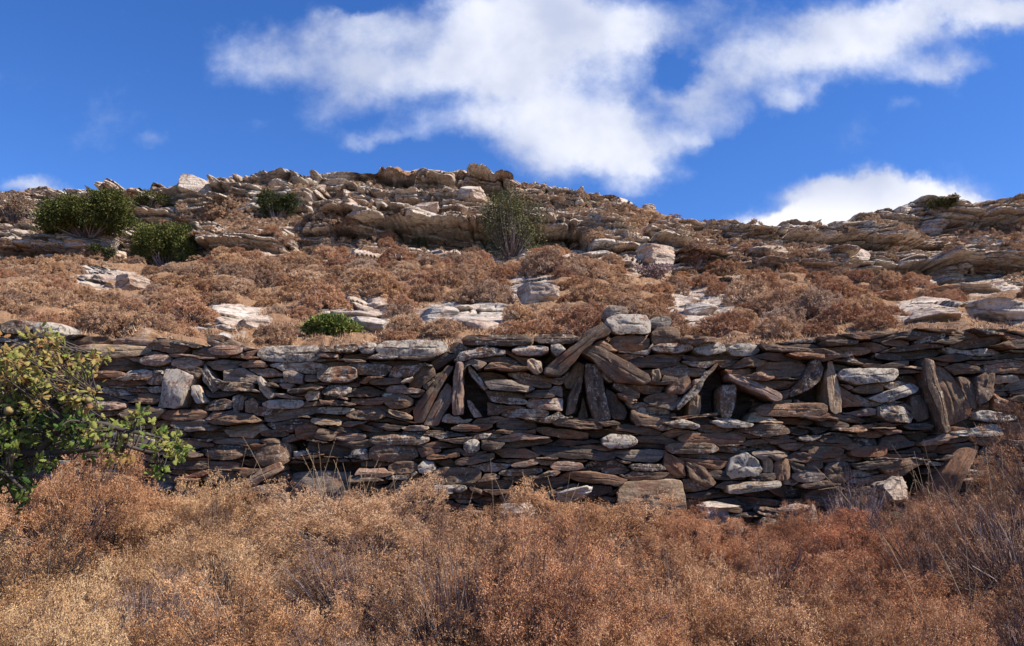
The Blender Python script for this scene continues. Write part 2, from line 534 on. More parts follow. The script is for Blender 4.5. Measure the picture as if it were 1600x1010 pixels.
# strata blocks push the rock face in and out
wx = .45 * fbm(Xg * .35, Zg * .7, Yg * .1, 41, 4); wz = .22 * fbm(Xg * .25, Zg * .5, Yg * .1, 42, 4)
xs = Xg + wx; zs = Zg + wz + 0.05 * Xg
zl = zs + .10 * fbm(Xg * .8, Zg * .8, 0 * Xg, 43, 3)
b1, n1 = bricks(xs, zl, 7.0, .95, 51, .05)
b2, n2 = bricks(xs + .4 * b1, zl, 2.6, .36, 52, .035)
b3, n3 = bricks(xs, zl + .05 * wx, 1.1, .15, 53, .02)


def strata(z, h, seed, k):
    r_ = z / h; f_ = np.floor(r_); fr = sstep(.72, 1.0, r_ - f_)
    A_ = noise(Xg * k, f_ * 3.1, 0 * Xg, seed); B_ = noise(Xg * k, (f_ + 1) * 3.1, 0 * Xg, seed)
    return A_ * (1 - fr) + B_ * fr


s1 = strata(zl, .8, 54, .12); s2 = strata(zl, .27, 55, .3); s3 = strata(zl, .10, 56, .7)
dist = np.clip(Yg / 27.0, .45, 1.1)
b4, n4 = bricks(xs + .5 * b2, zl * .96 + .3, 2.4, 1.5, 57, .09)
dY = -(1.6 * b1 + .75 * b2 + .40 * b3 + 1.7 * b4 + .5 * s1 + .35 * s2 + .15 * s3) + .34 * n1 + .26 * n2 + .14 * n3 + .55 * n4
dY += .16 * fbm(Xg * 1.3, Zg * 2.2, Yg, 61, 6, .6)
Yd = Yg + R * dist * dY + (1 - R) * .18 * fbm(Xg * 1.5, Yg * 1.5, 0 * Xg, 62, 4)
Zd = Zg + R * dist * (.08 * b2 + .07 * fbm(Xg * 1.7, Yg * .6, Zg * 1.7, 63, 4)) + (1 - R) * .10 * fbm(Xg * 2.3, Yg * 2.3, 0 * Xg, 64, 4)
edge = sstep(.93, 1.0, T)
bk, _ = bricks(Xg + wx * .7, 0 * Zg + .3, .9, 1.0, 71)
bk2, _ = bricks(Xg + .2 * wx, 0 * Zg + .3, .33, 1.0, 72)
Zd += edge * (.14 * bk + .05 * bk2 + .12 * fbm(Xg * 2.5, 0 * Xg, 0 * Xg, 73, 3))
Zd[0] = 0.1; Yd[0] = YW
# behind the crest
rows = [np.stack([Xg, Yd, Zd], -1)]
last = rows[0][-1]
for (dy, dz) in ((.6, .05), (1.4, -.1), (3, -.5), (7, -1.6), (16, -4.5), (40, -12), (120, -22)):
    x_ = U * (YS + dy); y_ = YS + dy
    z_ = CAMZ + vs * YS + dz + .25 * fbm(x_ * .6, y_ * .6, 0 * x_, 81, 4)
    rows.append(np.stack([x_, y_, z_], -1)[None])
HP = np.concatenate(rows, 0)
nR = HP.shape[0]
ix = np.arange(nR * nU).reshape(nR, nU)
PALE = [(430, 383, 60, 25), (610, 345, 70, 30), (715, 385, 75, 30), (1270, 418, 80, 16), (1480, 405, 130, 32), (735, 500, 110, 28), (570, 490, 80, 30), (250, 360, 50, 30),
        (90, 345, 60, 40), (1010, 395, 60, 28), (340, 514, 60, 14), (985, 500, 60, 24), (925, 397, 70, 12), (60, 375, 60, 25)]
tn = .38 + .30 * fbm(Xg * .3, Zg * .6, 0 * Xg, 91, 4) - .22 * sstep(850, 1300, PXg)
for (a, b, rx, ry) in PALE:
    tn = np.maximum(tn, .55 * np.exp(-(((PXg - a) / rx) ** 2 + ((PYg - b) / ry) ** 2)))
pad = lambda A, v: np.concatenate([A, np.full((nR - NV, nU), v)], 0).ravel()
hill = build('hill', HP.reshape(-1, 3), [quad(ix)], M_HILL, attrs={'rock': pad(R, .5), 'tone': pad(tn, .3)})
tag(hill, kind='structure')
PXd, PYd = unpix(Xg, Yd, np.maximum(Zd, .1))


def hill_at(px, py):
    """surface point of the hill seen near a pixel"""
    u, v = pix(px, py)
    c = int(np.clip(np.searchsorted(U, u), 1, nU - 2))
    r = int(np.clip(np.searchsorted(Vg[:, c], v), 2, NV - 1))
    return HP[r, c].copy(), float(R[r, c])


# ------------------------------------------------------------------ the dry stone wall
def resample(poly, n, jit, rng, corner=2):
    P = np.asarray(poly, float)
    Q = np.roll(P, -1, 0)                        # cut the corners a little
    c_ = rng.uniform(.04, .14, (len(P), 1))
    P = np.stack([P * (1 - c_) + Q * c_, P * c_ + Q * (1 - c_)], 1).reshape(-1, 2)
    Q = np.concatenate([P, P[:1]])
    d = np.concatenate([[0], np.cumsum(np.linalg.norm(np.diff(Q, axis=0), axis=1))])
    t = np.linspace(0, d[-1], n, endpoint=False)
    return np.stack([np.interp(t, d, Q[:, 0]), np.interp(t, d, Q[:, 1])], -1)


def stone(poly_px, off=0.0, tilt=(0, 0), depth=.42, n=44, seed=0, rough=1.0, gap=0.0, pale=0.5, tone=.3, along=False, bev=1.0):
    """one slab: outline in the wall's face, rounded and chipped edges, bedding relief, depth into the wall"""
    rng = np.random.default_rng(seed)
    P = np.array(poly_px, float)
    a = 0.5 * np.sum(P[:, 0] * np.roll(P[:, 1], -1) - np.roll(P[:, 0], -1) * P[:, 1])
    if a < 0: P = P[::-1]
    u, v = pix(P[:, 0], P[:, 1])
    Q = np.stack([u * WALL_Y, CAMZ + v * WALL_Y], -1)
    Q = resample(Q, n, 0, rng)
    c = (Q.max(0) + Q.min(0)) / 2
    D = Q - Q.mean(0)
    w_, E = np.linalg.eigh(D.T @ D)
    e1 = E[:, 1] * (1 if E[0, 1] >= 0 else -1); e2 = np.array([-e1[1], e1[0]])
    L = (Q - Q.mean(0)) @ np.stack([e1, e2], 1)
    hx, hz = max(np.ptp(L[:, 0]) / 2, .01), max(np.ptp(L[:, 1]) / 2, .006)
    hm = min(hx, hz)
    so_ = rng.uniform(0, 100)
    # chipped outline
    jn = fbm(L[:, 0] * 9 + so_, L[:, 1] * 14, 0 * L[:, 0], seed % 97, 3)
    L = L * (1 + (.05 * rough * jn * hm / max(hx, hz))[:, None]) + (.0035 * rough * fbm(L[:, 0] * 40 + so_, L[:, 1] * 40, 0 * L[:, 0], 5, 2))[:, None]
    bk_ = rng.uniform(.5, 1.6)
    ks = [0.0, .02 * bk_, .06 * bk_, .22, .46, .76, .93]
    bv = min(.018, hm * .24) * bev * rng.uniform(.4, 1.3)
    prof = [bv, bv * .35, bv * .06, 0, -.001, -.002, -.002]
    rings = []
    for k, yb in zip(ks, prof):
        S = np.array([1 - k * hm / hx * (1.0), 1 - k])
        l = L * S
        rings.append(np.concatenate([l, np.full((n, 1), yb)], 1))
    back = [(1.0, bv + .03), (1.0, .13), (.99, .25), (.97, depth)]
    ring_b = [np.concatenate([L * s, np.full((n, 1), yb)], 1) for s, yb in back]
    allr = ring_b[::-1] + rings                    # back -> front
    A = np.concatenate(allr)
    frontw = np.concatenate([np.full(n, 0.15)] * 1 + [np.full(n, .5)] * 3 + [np.ones(n)] * len(rings))
    l0, l1, y = A[:, 0], A[:, 1], A[:, 2]
    # bedding: steps parallel to the long axis, plus general unevenness
    bed = np.floor((l1 + .01 * fbm(l0 * 5 + so_, l1 * 3, 0 * l0, 7, 2)) / .017 + so_)
    bedo = hsh(bed, np.floor(l0 * rng.uniform(2, 6) + so_), bed * 0, seed) - .5
    rel = (.013 if n > 50 else .020) * bedo + .026 * fbm(l0 * 6 + so_, l1 * 12, y * 6, 11, 3) + .009 * fbm(l0 * 30, l1 * 55 + so_, y * 30, 12, 3)
    rel *= rough * min(1.0, .35 + hm / .06)
    y = y + rel * frontw + (tilt[0] * l0 + tilt[1] * l1) * np.where(y < .1, 1, .3)
    for _ in range(9):
        na = np.array([rng.normal(0, .28) * min(1, hm / hx * 2), -1.0, rng.normal(.05, .45)]); na /= np.linalg.norm(na)
        dd = rng.uniform(.15, .9) * (abs(na[0]) * hx + abs(na[2]) * hm) - abs(na[1]) * 0.0
        ex = np.maximum(l0 * na[0] + y * na[1] + l1 * na[2] - dd, 0) * (frontw > .4)
        y = y - ex * na[1] * 1.0
    wob = fbm(l0 * 8 + so_, l1 * 8, y * 7, 13, 3) * .012 * rough * (1 - .5 * (frontw > .9))
    l1 = l1 + wob * min(1, hm / .06)
    XZ = np.stack([l0, l1], 1) @ np.stack([e1, e2]) + Q.mean(0)
    V = np.stack([XZ[:, 0], WALL_Y + off + y, XZ[:, 1]], -1)
    m = len(allr)
    i = np.arange(m - 1)[:, None] * n; j = np.arange(n)[None]
    F = np.stack([i + j, i + n + j, i + n + (j + 1) % n, i + (j + 1) % n], -1).reshape(-1, 4)
    cf = V[-n:].mean(0); cb = V[:n].mean(0)
    nv = len(V)
    V = np.concatenate([V, [cf], [cb]])
    jj = np.arange(n)
    F3 = np.concatenate([np.stack([(m - 1) * n + jj, np.full(n, nv), (m - 1) * n + (jj + 1) % n], -1), np.stack([jj, (jj + 1) % n, np.full(n, nv + 1)], -1)])
    gc = np.concatenate([np.stack([l0, y, l1], -1), [[0, 0, 0], [0, depth, 0]]]) + rng.uniform(0, 40, 3)
    return V, F, F3, gc, tone, pale


def rect(x0, y0, x1, y1, sk=0, r=3):
    w, h = x1 - x0, y1 - y0
    rx, ry = min(w * .22, 12), min(h * .32, 7)
    return [(x0, y0 + ry + sk), (x0 + rx, y0 + sk * .6), (x0 + w * .5, y0 - 1), (x1 - rx * .7, y0 - sk * .4), (x1, y0 + ry * .8 - sk), (x1, y1 - ry), (x1 - rx, y1), (x0 + w * .45, y1 + 1), (x0 + rx * .8, y1), (x0, y1 - ry)]


# tone: 0 near black grey, .25 dark, .45 brown, .6 red brown, .75 grey, .88 pinkish, 1 tan ; pale 0..1 = how much pale crust
FEAT = []


def feat(poly, name='stone', off=-.02, tilt=(0, 0), tone=.3, pale=.4, label=None, **k):
    FEAT.append(dict(poly=poly, name=name, off=off, tilt=tilt, tone=tone, pale=pale, label=label, k=k))


S_ = 'slab'
# fan of slabs, left of centre
feat([(699, 571), (709, 573), (684, 614), (661, 660), (649, 662), (644, 639), (674, 600)], S_, -.03, (0, .5), .25, .35, 'dark slab leaning to the right, outermost of the left fan')
feat([(699, 598), (706, 605), (706, 625), (683, 666), (660, 665), (681, 625)], S_, .0, (0, -.25), .78, .15, 'olive brown slab leaning inside the left fan')
feat([(712, 566), (723, 565), (725, 643), (722, 648), (707, 650), (706, 625), (708, 593)], S_, -.05, (0, .35), .9, .45, 'orange tinged slab standing upright at the middle of the left fan')
feat([(730, 569), (735, 571), (763, 607), (756, 610), (733, 584)], S_, .02, (0, .3), .75, .8, 'thin pale edged slab leaning left, upper right of the left fan')
feat([(730, 625), (735, 626), (754, 651), (741, 653), (731, 636)], S_, .0, (0, .3), .9, .6)
feat([(662, 569), (678, 575), (681, 586), (656, 607), (636, 605), (648, 588)], 'stone', -.02, (0, .3), .3, .35)
feat([(672, 566), (690, 553), (718, 552), (711, 560), (681, 578)], 'stone', .02, (0, 0), .05, .2)
feat([(709, 564), (720, 550), (757, 541), (788, 548), (791, 554), (740, 560), (725, 565)], 'stone', -.05, (.0, .2), .15, .7, 'grey lichen covered stone capping the left fan')
feat(rect(720, 525, 832, 540), 'capstone', -.06, (0, .3), .2, .5)
feat(rect(834, 523, 904, 537), 'capstone', -.03, (0, .3), .3, .5)
feat(rect(588, 532, 698, 556, 2), 'capstone', -.03, (0, .5), .72, .75, 'long pale grey capstone left of the left fan')
feat(rect(402, 540, 503, 565), 'capstone', -.02, (0, .4), .72, .72)
feat(rect(522, 538, 560, 551), 'capstone', -.03, (0, .3), .3, .6)
feat(rect(561, 535, 588, 552), 'capstone', -.02, (.3, .3), .78, .7)
feat(rect(496, 574, 558, 598, 2), 'stone', -.05, (0, .1), .45, .6)
feat([(443, 582), (456, 579), (474, 585), (474, 600), (455, 600), (445, 596)], 'stone', -.04, (.1, 0), .78, .5, 'square tan block with upright grain')
feat([(402, 590), (408, 588), (420, 604), (432, 620), (420, 625), (408, 612)], S_, -.04, (0, -.3), .95, .85, 'pale slab tilted down to the right')
feat([(476, 620), (486, 608), (501, 612), (499, 625), (482, 628)], 'stone', -.05, (.2, .2), .9, .8, 'small pink block')
feat(rect(410, 625, 476, 638, 1), 'stone', -.05, (0, .4), .78, .8)
feat(rect(503, 604, 549, 619, 1), 'stone', -.03, (.1, .2), .3, .7)
feat(rect(540, 640, 603, 656), 'stone', -.01, (0, .1), .4, .45)
feat(rect(600, 618, 645, 638), 'stone', -.03, (0, .1), .45, .4)
feat(rect(460, 664, 497, 687), 'stone', .0, (0, -.2), .6, .05)
feat(rect(577, 680, 672, 695, 2), 'stone', -.05, (0, .3), .3, .6)
feat(rect(577, 695, 653, 721), 'stone', -.02, (.05, .1), .35, .45, 'layered dark block under the left fan')
feat([(653, 730), (662, 719), (676, 722), (682, 734), (668, 740), (655, 740)], 'stone', -.04, (.1, .2), .8, .85)
feat(rect(606, 722, 653, 740), 'stone', -.02, (0, 0), .4, .2)
feat(rect(725, 687, 750, 708), 'stone', -.06, (0, .1), .75, .95, 'small pale grey block under the left fan')
feat(rect(401, 694, 454, 727, 3), 'stone', -.03, (0, .1), .45, .5)
feat([(381, 755), (395, 742), (440, 721), (446, 734), (400, 758)], S_, -.10, (0, .2), .95, .3, 'tan slab leaning at the foot of the wall')
feat([(454, 740), (500, 735), (546, 738), (546, 800), (450, 800)], S_, .04, (0, .0), .78, .0, 'large smooth olive slab at the foot of the wall', bev=.6)
feat(rect(670, 731, 752, 755, 1), 'stone', -.02, (0, .1), .35, .45)
# central figure
feat([(850, 577), (876, 556), (903, 536), (911, 522), (939, 508), (955, 520), (947, 527), (931, 533), (909, 551), (899, 565), (875, 590), (848, 586)], S_, -.16, (0, .35), .2, .35, 'long dark slab leaning right over the central fan')
feat([(905, 551), (911, 540), (931, 541), (962, 559), (1010, 587), (1014, 595), (1008, 602), (962, 600), (939, 579), (920, 560)], S_, -.14, (0, -.3), .35, .4, 'broad slab leaning left over the central fan')
feat([(880, 594), (905, 562), (917, 568), (910, 604), (888, 606)], 'stone', .16, (0, 0), .97, .1, 'orange stone at the back of the central fan', depth=.15)
feat([(905, 652), (913, 618), (922, 652)], 'stone', .18, (0, 0), .95, .1, depth=.12)
feat([(905, 587), (912, 587), (907, 611), (897, 646), (883, 649), (888, 619)], S_, .0, (0, .3), .3, .4)
feat([(915, 568), (935, 571), (941, 593), (947, 623), (955, 656), (929, 659), (919, 627), (913, 585)], S_, -.05, (0, -.25), .3, .55, 'rough slab standing upright in the central fan')
feat([(947, 607), (958, 611), (978, 633), (983, 646), (976, 656), (958, 654), (948, 629)], S_, .03, (0, .2), .15, .3, 'dark lens shaped slab leaning left in the central fan')
feat([(960, 595), (970, 597), (1000, 615), (998, 623), (976, 619), (957, 605)], S_, -.03, (0, .2), .4, .5)
feat([(976, 624), (984, 619), (995, 622), (995, 630), (984, 633)], 'stone', -.02, (0, .1), .95, .3)
feat([(822, 565), (829, 561), (847, 565), (847, 582), (838, 587), (824, 575)], 'stone', -.05, (.0, .2), .95, .6, 'small tan block left of the central fan')
feat([(860, 538), (875, 537), (884, 547), (871, 558), (861, 549)], 'stone', -.04, (.2, .2), .75, .75)
feat(rect(800, 541, 857, 555, 1), 'stone', -.04, (0, .3), .88, .7)
feat([(946, 500), (960, 492), (1010, 492), (1018, 505), (1016, 522), (960, 524)], 'capstone', -.04, (0, .3), .78, .8, 'large pale grey layered block on top of the central fan', rough=1.3)
feat(rect(953, 524, 1016, 548), 'capstone', .02, (0, -.1), .45, .2)
feat(rect(1018, 512, 1063, 540), 'capstone', -.02, (0, -.1), .4, .25)
feat(rect(1015, 494, 1050, 512), 'capstone', .02, (0, .3), .75, .6)
feat(rect(950, 469, 989, 491), 'capstone', .30, (0, .2), .75, .5, 'small grey block topmost above the central fan')
feat(rect(1018, 538, 1082, 551), 'stone', -.05, (0, .3), .5, .7)
feat(rect(1083, 537, 1133, 554, 1), 'stone', -.04, (0, .3), .75, .8)
feat(rect(1136, 538, 1186, 556), 'stone', -.03, (.1, .3), .75, .7)
feat(rect(984, 560, 1062, 574, -2), 'stone', -.01, (0, .1), .2, .3)
feat(rect(1030, 575, 1105, 588), 'stone', -.03, (0, .3), .4, .5)
feat([(1017, 579), (1029, 577), (1032, 590), (1029, 598), (1018, 596)], 'stone', -.05, (.2, 0), 1.0, .4, 'small upright orange tan block')
feat([(1042, 607), (1060, 587), (1075, 587), (1081, 604), (1066, 617), (1042, 615)], 'stone', -.04, (-.2, .1), .65, .35, 'angular red brown block with a pale corner')
feat(rect(1006, 615, 1060, 633, 2), 'stone', -.01, (0, .1), .4, .35)
# third figure
feat([(1118, 567), (1122, 570), (1101, 594), (1089, 616), (1060, 641), (1055, 637), (1082, 603)], S_, -.05, (0, .3), .3, .6, 'thin dark slab leaning right beside a dark hollow')
feat([(1135, 585), (1150, 587), (1185, 601), (1217, 616), (1217, 626), (1206, 628), (1182, 616), (1152, 603), (1136, 594)], S_, -.12, (0, .5), .85, .35, 'long tan slab leaning left over the dark hollow')
feat([(1127, 602), (1148, 601), (1149, 626), (1141, 653), (1127, 652), (1123, 619)], S_, -.06, (0, -.3), .4, .6, 'stubby block standing upright in the dark hollow')
feat([(1080, 622), (1090, 614), (1099, 620), (1097, 648), (1079, 649)], 'stone', .08, (0, 0), .97, .05, 'orange stone at the back of the dark hollow')
feat([(1046, 653), (1120, 645), (1122, 649), (1063, 656)], S_, -.05, (0, .3), .4, .4)
feat([(1108, 658), (1139, 654), (1176, 663), (1171, 668), (1127, 669)], 'stone', -.07, (0, .4), .78, .95, 'pale topped stone below the dark hollow')
feat(rect(1060, 678, 1166, 694, -1), 'stone', -.02, (0, .0), .58, .15, 'long red brown slab below the dark hollow')
feat(rect(1180, 631, 1291, 651, 2), 'stone', -.06, (0, .2), .5, .45, 'long brown slab under the upright slabs')
feat(rect(1183, 566, 1262, 589, 1), 'stone', -.02, (0, .0), .4, .3)
# fourth figure
feat([(1268, 564), (1279, 564), (1286, 577), (1279, 596), (1263, 610), (1235, 622), (1232, 619), (1247, 594)], S_, -.06, (0, -.2), .2, .6, 'grey lens shaped slab leaning right')
feat([(1292, 565), (1300, 565), (1309, 603), (1313, 644), (1301, 648), (1293, 641), (1289, 603)], S_, -.05, (0, .35), .97, .35, 'narrow tan slab standing upright beside a long pale slab')
feat([(1309, 603), (1316, 604), (1347, 627), (1346, 635), (1312, 638)], S_, -.02, (0, .2), .6, .2, 'red brown wedge with a pale edge')
feat([(1306, 586), (1317, 577), (1360, 576), (1401, 577), (1401, 588), (1390, 597), (1335, 602), (1311, 594)], 'stone', -.08, (0, .25), .78, .95, 'long pale slab, palest on the right half of the wall')
feat([(1355, 622), (1387, 610), (1422, 598), (1435, 606), (1428, 615), (1390, 627), (1371, 629)], 'stone', -.07, (0, .25), .78, .9, 'pale slab sloping up to the right')
feat([(1371, 635), (1390, 629), (1412, 638), (1425, 654), (1419, 662), (1390, 661), (1371, 652)], 'stone', -.05, (0, .1), .3, .65)
feat(rect(1331, 603, 1380, 615, 2), 'stone', -.02, (0, .1), .4, .4)
# fifth figure
feat([(1439, 561), (1454, 565), (1456, 581), (1468, 632), (1479, 673), (1470, 678), (1454, 641), (1441, 603)], S_, -.12, (0, .5), .35, .5, 'thin upright slab with a bright edge beside the big dark slab')
feat([(1456, 565), (1482, 575), (1500, 600), (1517, 638), (1516, 654), (1479, 668), (1470, 641), (1459, 594)], S_, -.02, (-.25, .1), .45, .05, 'big smooth dark brown slab standing upright', rough=.5)
feat([(1495, 589), (1520, 591), (1525, 608), (1523, 640), (1514, 638), (1501, 611)], S_, -.02, (0, -.1), .3, .4)
feat([(1522, 590), (1539, 582), (1554, 584), (1549, 616), (1536, 629), (1525, 633)], S_, -.06, (.1, 0), .3, .5)
feat([(1547, 613), (1573, 627), (1595, 632), (1588, 645), (1550, 641)], 'stone', -.05, (0, .3), .6, .4)
feat([(1421, 618), (1438, 616), (1451, 635), (1452, 654), (1436, 660), (1424, 651)], 'stone', -.01, (-.1, 0), .3, .35)
feat([(1519, 645), (1536, 641), (1582, 651), (1582, 657), (1558, 661), (1520, 657)], 'stone', -.09, (0, .4), .78, .75)
feat([(1476, 676), (1511, 671), (1533, 665), (1560, 663), (1565, 680), (1539, 683), (1495, 682)], 'stone', -.08, (0, .3), .75, .75)
feat(rect(1562, 660, 1625, 687), 'stone', -.03, (0, -.1), .58, .05)
feat([(1440, 768), (1491, 702), (1530, 695), (1500, 745), (1480, 790), (1445, 800)], S_, -.10, (-.2, .0), .6, .15, 'large slab propped against the right end of the wall', rough=.5)
feat([(1369, 730), (1412, 716), (1446, 721), (1412, 742), (1394, 750)], S_, -.05, (0, -.1), .45, .3)
feat([(1133, 740), (1141, 717), (1161, 706), (1180, 716), (1191, 736), (1180, 743), (1142, 747)], 'stone', -.07, (0, .15), .75, 1.0, 'whitest rock, rounded and low in the wall', rough=1.4)
feat([(1133, 760), (1170, 753), (1216, 751), (1216, 761), (1165, 770), (1135, 772)], 'stone', -.10, (0, .3), 1.0, .7, 'pale tan slab low in the wall')
feat([(966, 752), (1063, 748), (1072, 800), (960, 800)], S_, -.12, (.0, .0), .97, .25, 'big tan slab at the foot of the wall', rough=.7, bev=.8)
feat([(1039, 705), (1069, 721), (1071, 744), (1053, 744), (1037, 730)], 'stone', -.03, (0, 0), .6, .05)
feat([(1069, 721), (1100, 730), (1119, 755), (1107, 764), (1075, 746)], 'stone', -.05, (0, .1), .42, .35)
feat([(1191, 716), (1198, 712), (1208, 720), (1209, 740), (1192, 738)], 'stone', -.03, (.2, 0), 1.0, .4)
feat(rect(1210, 717, 1234, 751), 'stone', -.03, (0, 0), .5, .1)
feat(rect(1238, 737, 1287, 753), 'stone', -.04, (0, .3), .8, .5)
feat(rect(1260, 719, 1286, 736), 'stone', -.01, (0, .1), .4, .3)
feat(rect(1288, 722, 1330, 755), 'stone', -.02, (0, .1), .35, .4)
feat(rect(1262, 698, 1320, 716), 'stone', -.02, (0, .0), .38, .2)
feat(rect(1326, 698, 1386, 714, 3), 'stone', -.03, (0, .2), .6, .3)
feat(rect(1259, 765, 1322, 790), 'stone', -.03, (0, .2), .42, .15)
feat(rect(1041, 693, 1122, 709, -2), 'stone', -.06, (0, .2), .42, .55)
feat(rect(940, 680, 995, 700, -2), 'stone', -.07, (0, .3), .4, .8)
feat(rect(860, 722, 912, 735, -1), 'stone', -.06, (0, .3), .9, .5)
# left part
feat([(260, 577), (283, 578), (306, 589), (296, 612), (285, 638), (247, 638), (257, 613)], 'stone', -.10, (.15, .1), .88, .85, 'large pale purple and cream block standing upright')
feat([(301, 602), (313, 603), (326, 629), (310, 632), (301, 616)], 'stone', -.06, (0, .1), .97, .8, 'small cream stone beside the large upright block')
feat([(320, 569), (329, 581), (342, 607), (333, 616), (317, 594)], S_, -.03, (0, 0), .75, .6)
feat(rect(252, 641, 325, 657), 'stone', -.04, (0, .1), .5, .4)
feat(rect(218, 556, 269, 571, 1), 'stone', -.04, (0, .2), .88, .6)
feat(rect(269, 559, 317, 575, -1), 'stone', -.04, (0, .2), .9, .6)
feat(rect(0, 501, 52, 522), 'capstone', -.02, (.1, .3), .3, .6)
feat(rect(53, 505, 95, 528), 'capstone', -.04, (.1, .3), .75, .9)
feat([(323, 524), (350, 524), (376, 540), (370, 548), (325, 540)], 'capstone', -.03, (.1, .2), .4, .55)
feat(rect(327, 541, 379, 555, 1), 'stone', -.05, (0, .2), .9, .5)
feat([(348, 578), (380, 574), (404, 588), (404, 598), (348, 597)], 'stone', -.01, (0, .0), .78, .1)
feat(rect(342, 598, 396, 611), 'stone', -.04, (.2, .2), .4, .6)
feat([(364, 622), (372, 615), (383, 620), (378, 642), (364, 644)], 'stone', -.03, (0, 0), .8, .6)
feat([(383, 628), (395, 622), (403, 632), (400, 646), (384, 645)], 'stone', -.03, (0, .0), .45, .5)
feat(rect(321, 702, 381, 718, 1), 'stone', -.04, (0, .1), .4, .5)
feat(rect(245, 721, 375, 733), 'stone', -.02, (0, .1), .3, .4, 'long dark slab low on the left of the wall')
feat(rect(317, 736, 380, 757, 3), 'stone', -.02, (0, .1), .4, .2)

VOIDS = [
    [(724, 566), (731, 570), (757, 612), (757, 652), (722, 655)],
    [(880, 592), (905, 562), (918, 566), (950, 600), (985, 655), (880, 652)],
    [(1085, 648), (1098, 600), (1120, 568), (1142, 588), (1210, 630), (1150, 655)],
    [(1250, 625), (1284, 598), (1290, 570), (1296, 645)],
    [(1308, 600), (1350, 638), (1310, 645)],
    [(1400, 742), (1445, 724), (1440, 775), (1410, 775)],
    [(446, 725), (560, 722), (560, 742), (446, 745)],
]
X0, X1, Y0, Y1 = -420, 2020, 440, 868
GW, GH = X1 - X0, Y1 - Y0
occ = np.zeros((GH, GW), bool)           # row 0 = Y0 (top)


def fill(poly, grow=0.0):
    P = np.array(poly, float)
    c = P.mean(0); P = c + (P - c) * (1 + grow)
    xa, xb = int(max(X0, P[:, 0].min())), int(min(X1 - 1, P[:, 0].max())) + 1
    ya, yb = int(max(Y0, P[:, 1].min())), int(min(Y1 - 1, P[:, 1].max())) + 1
    xx, yy_ = np.meshgrid(np.arange(xa, xb) + .5, np.arange(ya, yb) + .5)
    ins = np.zeros(xx.shape, bool)
    Q = np.roll(P, -1, 0)
    for (ax, ay), (bx_, by_) in zip(P, Q):
        if ay == by_: continue
        cond = ((ay > yy_) != (by_ > yy_)) & (xx < (bx_ - ax) * (yy_ - ay) / (by_ - ay) + ax)
        ins ^= cond
    occ[ya - Y0:yb - Y0, xa - X0:xb - X0] |= ins


for f in FEAT: fill(f['poly'], .0)
for v_ in VOIDS: fill(v_)
topx = np.arange(X0, X1)
topy = np.interp(topx, [p[0] for p in WALLTOP], [p[1] for p in WALLTOP]) + 2
rng = np.random.default_rng(12)
fillers = []


def try_slab(cx, cy, w, h, ang, el, er, low):
    t = np.linspace(-1, 1, 9)
    up = -h / 2 * np.interp(t, [-1, -.8, -.3, .4, .85, 1], [el, .8, 1, 1.05, .85, er]) * (1 + rng.normal(0, .10, 9))
    dn = h / 2 * np.interp(t, [-1, -.7, 0, .7, 1], [el * low, .9, 1, .9, er * low]) * (1 + rng.normal(0, .08, 9))
    P = np.concatenate([np.stack([t * w / 2, up], -1), np.stack([t[::-1] * w / 2, dn[::-1]], -1)])
    c, s_ = math.cos(ang), math.sin(ang)
    P = np.stack([P[:, 0] * c - P[:, 1] * s_ + cx, P[:, 0] * s_ + P[:, 1] * c + cy], -1)
    xi = np.clip((P[:, 0] - X0).astype(int), 0, GW - 1); yi = np.clip((P[:, 1] - Y0).astype(int), 0, GH - 1)
    m_ = np.linspace(0, 1, 12)[:, None]
    lx = np.clip((P[0, 0] * (1 - m_) + P[8, 0] * m_ - X0).astype(int), 0, GW - 1); ly = np.clip((P[0, 1] * (1 - m_) + P[8, 1] * m_ - Y0 + 2).astype(int), 0, GH - 1)
    if occ[yi, xi].any() or occ[ly, lx].any(): return
    if (P[:, 1] < np.interp(P[:, 0], topx, topy) + 1).any() or P[:, 1].max() > Y1 - 4: return
    fill(P)
    fillers.append(([tuple(q) for q in P], w, h))


for _ in range(2600):
    cx = rng.uniform(X0 + 60, X1 - 60); cy = rng.uniform(525, 850)
    big = rng.random() < .35
    w = rng.uniform(80, 150) if big else rng.uniform(38, 85)
    h = w * rng.uniform(.09, .20) + 3
    ang = rng.normal(0, .06) + .20 * float(noise(cx / 150.0, cy / 60.0, 0, 8)) + (rng.normal(0, .35) if (rng.random() < .12 and not big) else 0)
    try_slab(cx, cy, w, min(h, 24), ang, rng.uniform(.15, .9), rng.uniform(.15, .9), rng.uniform(.2, 1.0))
    if len(fillers) > 330: break
allowed = np.arange(Y0, Y1)[:, None] >= topy[None]
occ |= ~allowed
occ0 = occ.copy()
# the remaining space is shared out among fitted stones: cells much wider than high around scattered seeds
SX = 3
occs = occ[:, ::SX]
fy, fx = np.nonzero(~occs)
fxp = fx * SX + 1.0


def squash(x, y):
    return np.stack([x * .225, y + 9 * noise(x / 130.0, y / 45.0, 0, 8) + 3.5 * noise(x / 40.0, y / 22.0, 0, 9)], -1).astype(np.float32)


PTS = squash(fxp, fy)
NS = int(len(fxp) * SX / 470)
pick = rng.choice(len(PTS), NS, replace=False)
sites = PTS[pick].copy(); wgt = rng.choice([0, 12, 40, 90], NS, p=[.45, .25, .2, .1]).astype(np.float32)


def nearest(Pq):
    out = np.empty(len(Pq), np.int32); s2 = (sites ** 2).sum(1) - wgt
    for k in range(0, len(Pq), 20000):
        q = Pq[k:k + 20000]
        out[k:k + 20000] = np.argmin(s2[None] - 2 * q @ sites.T, 1)
    return out


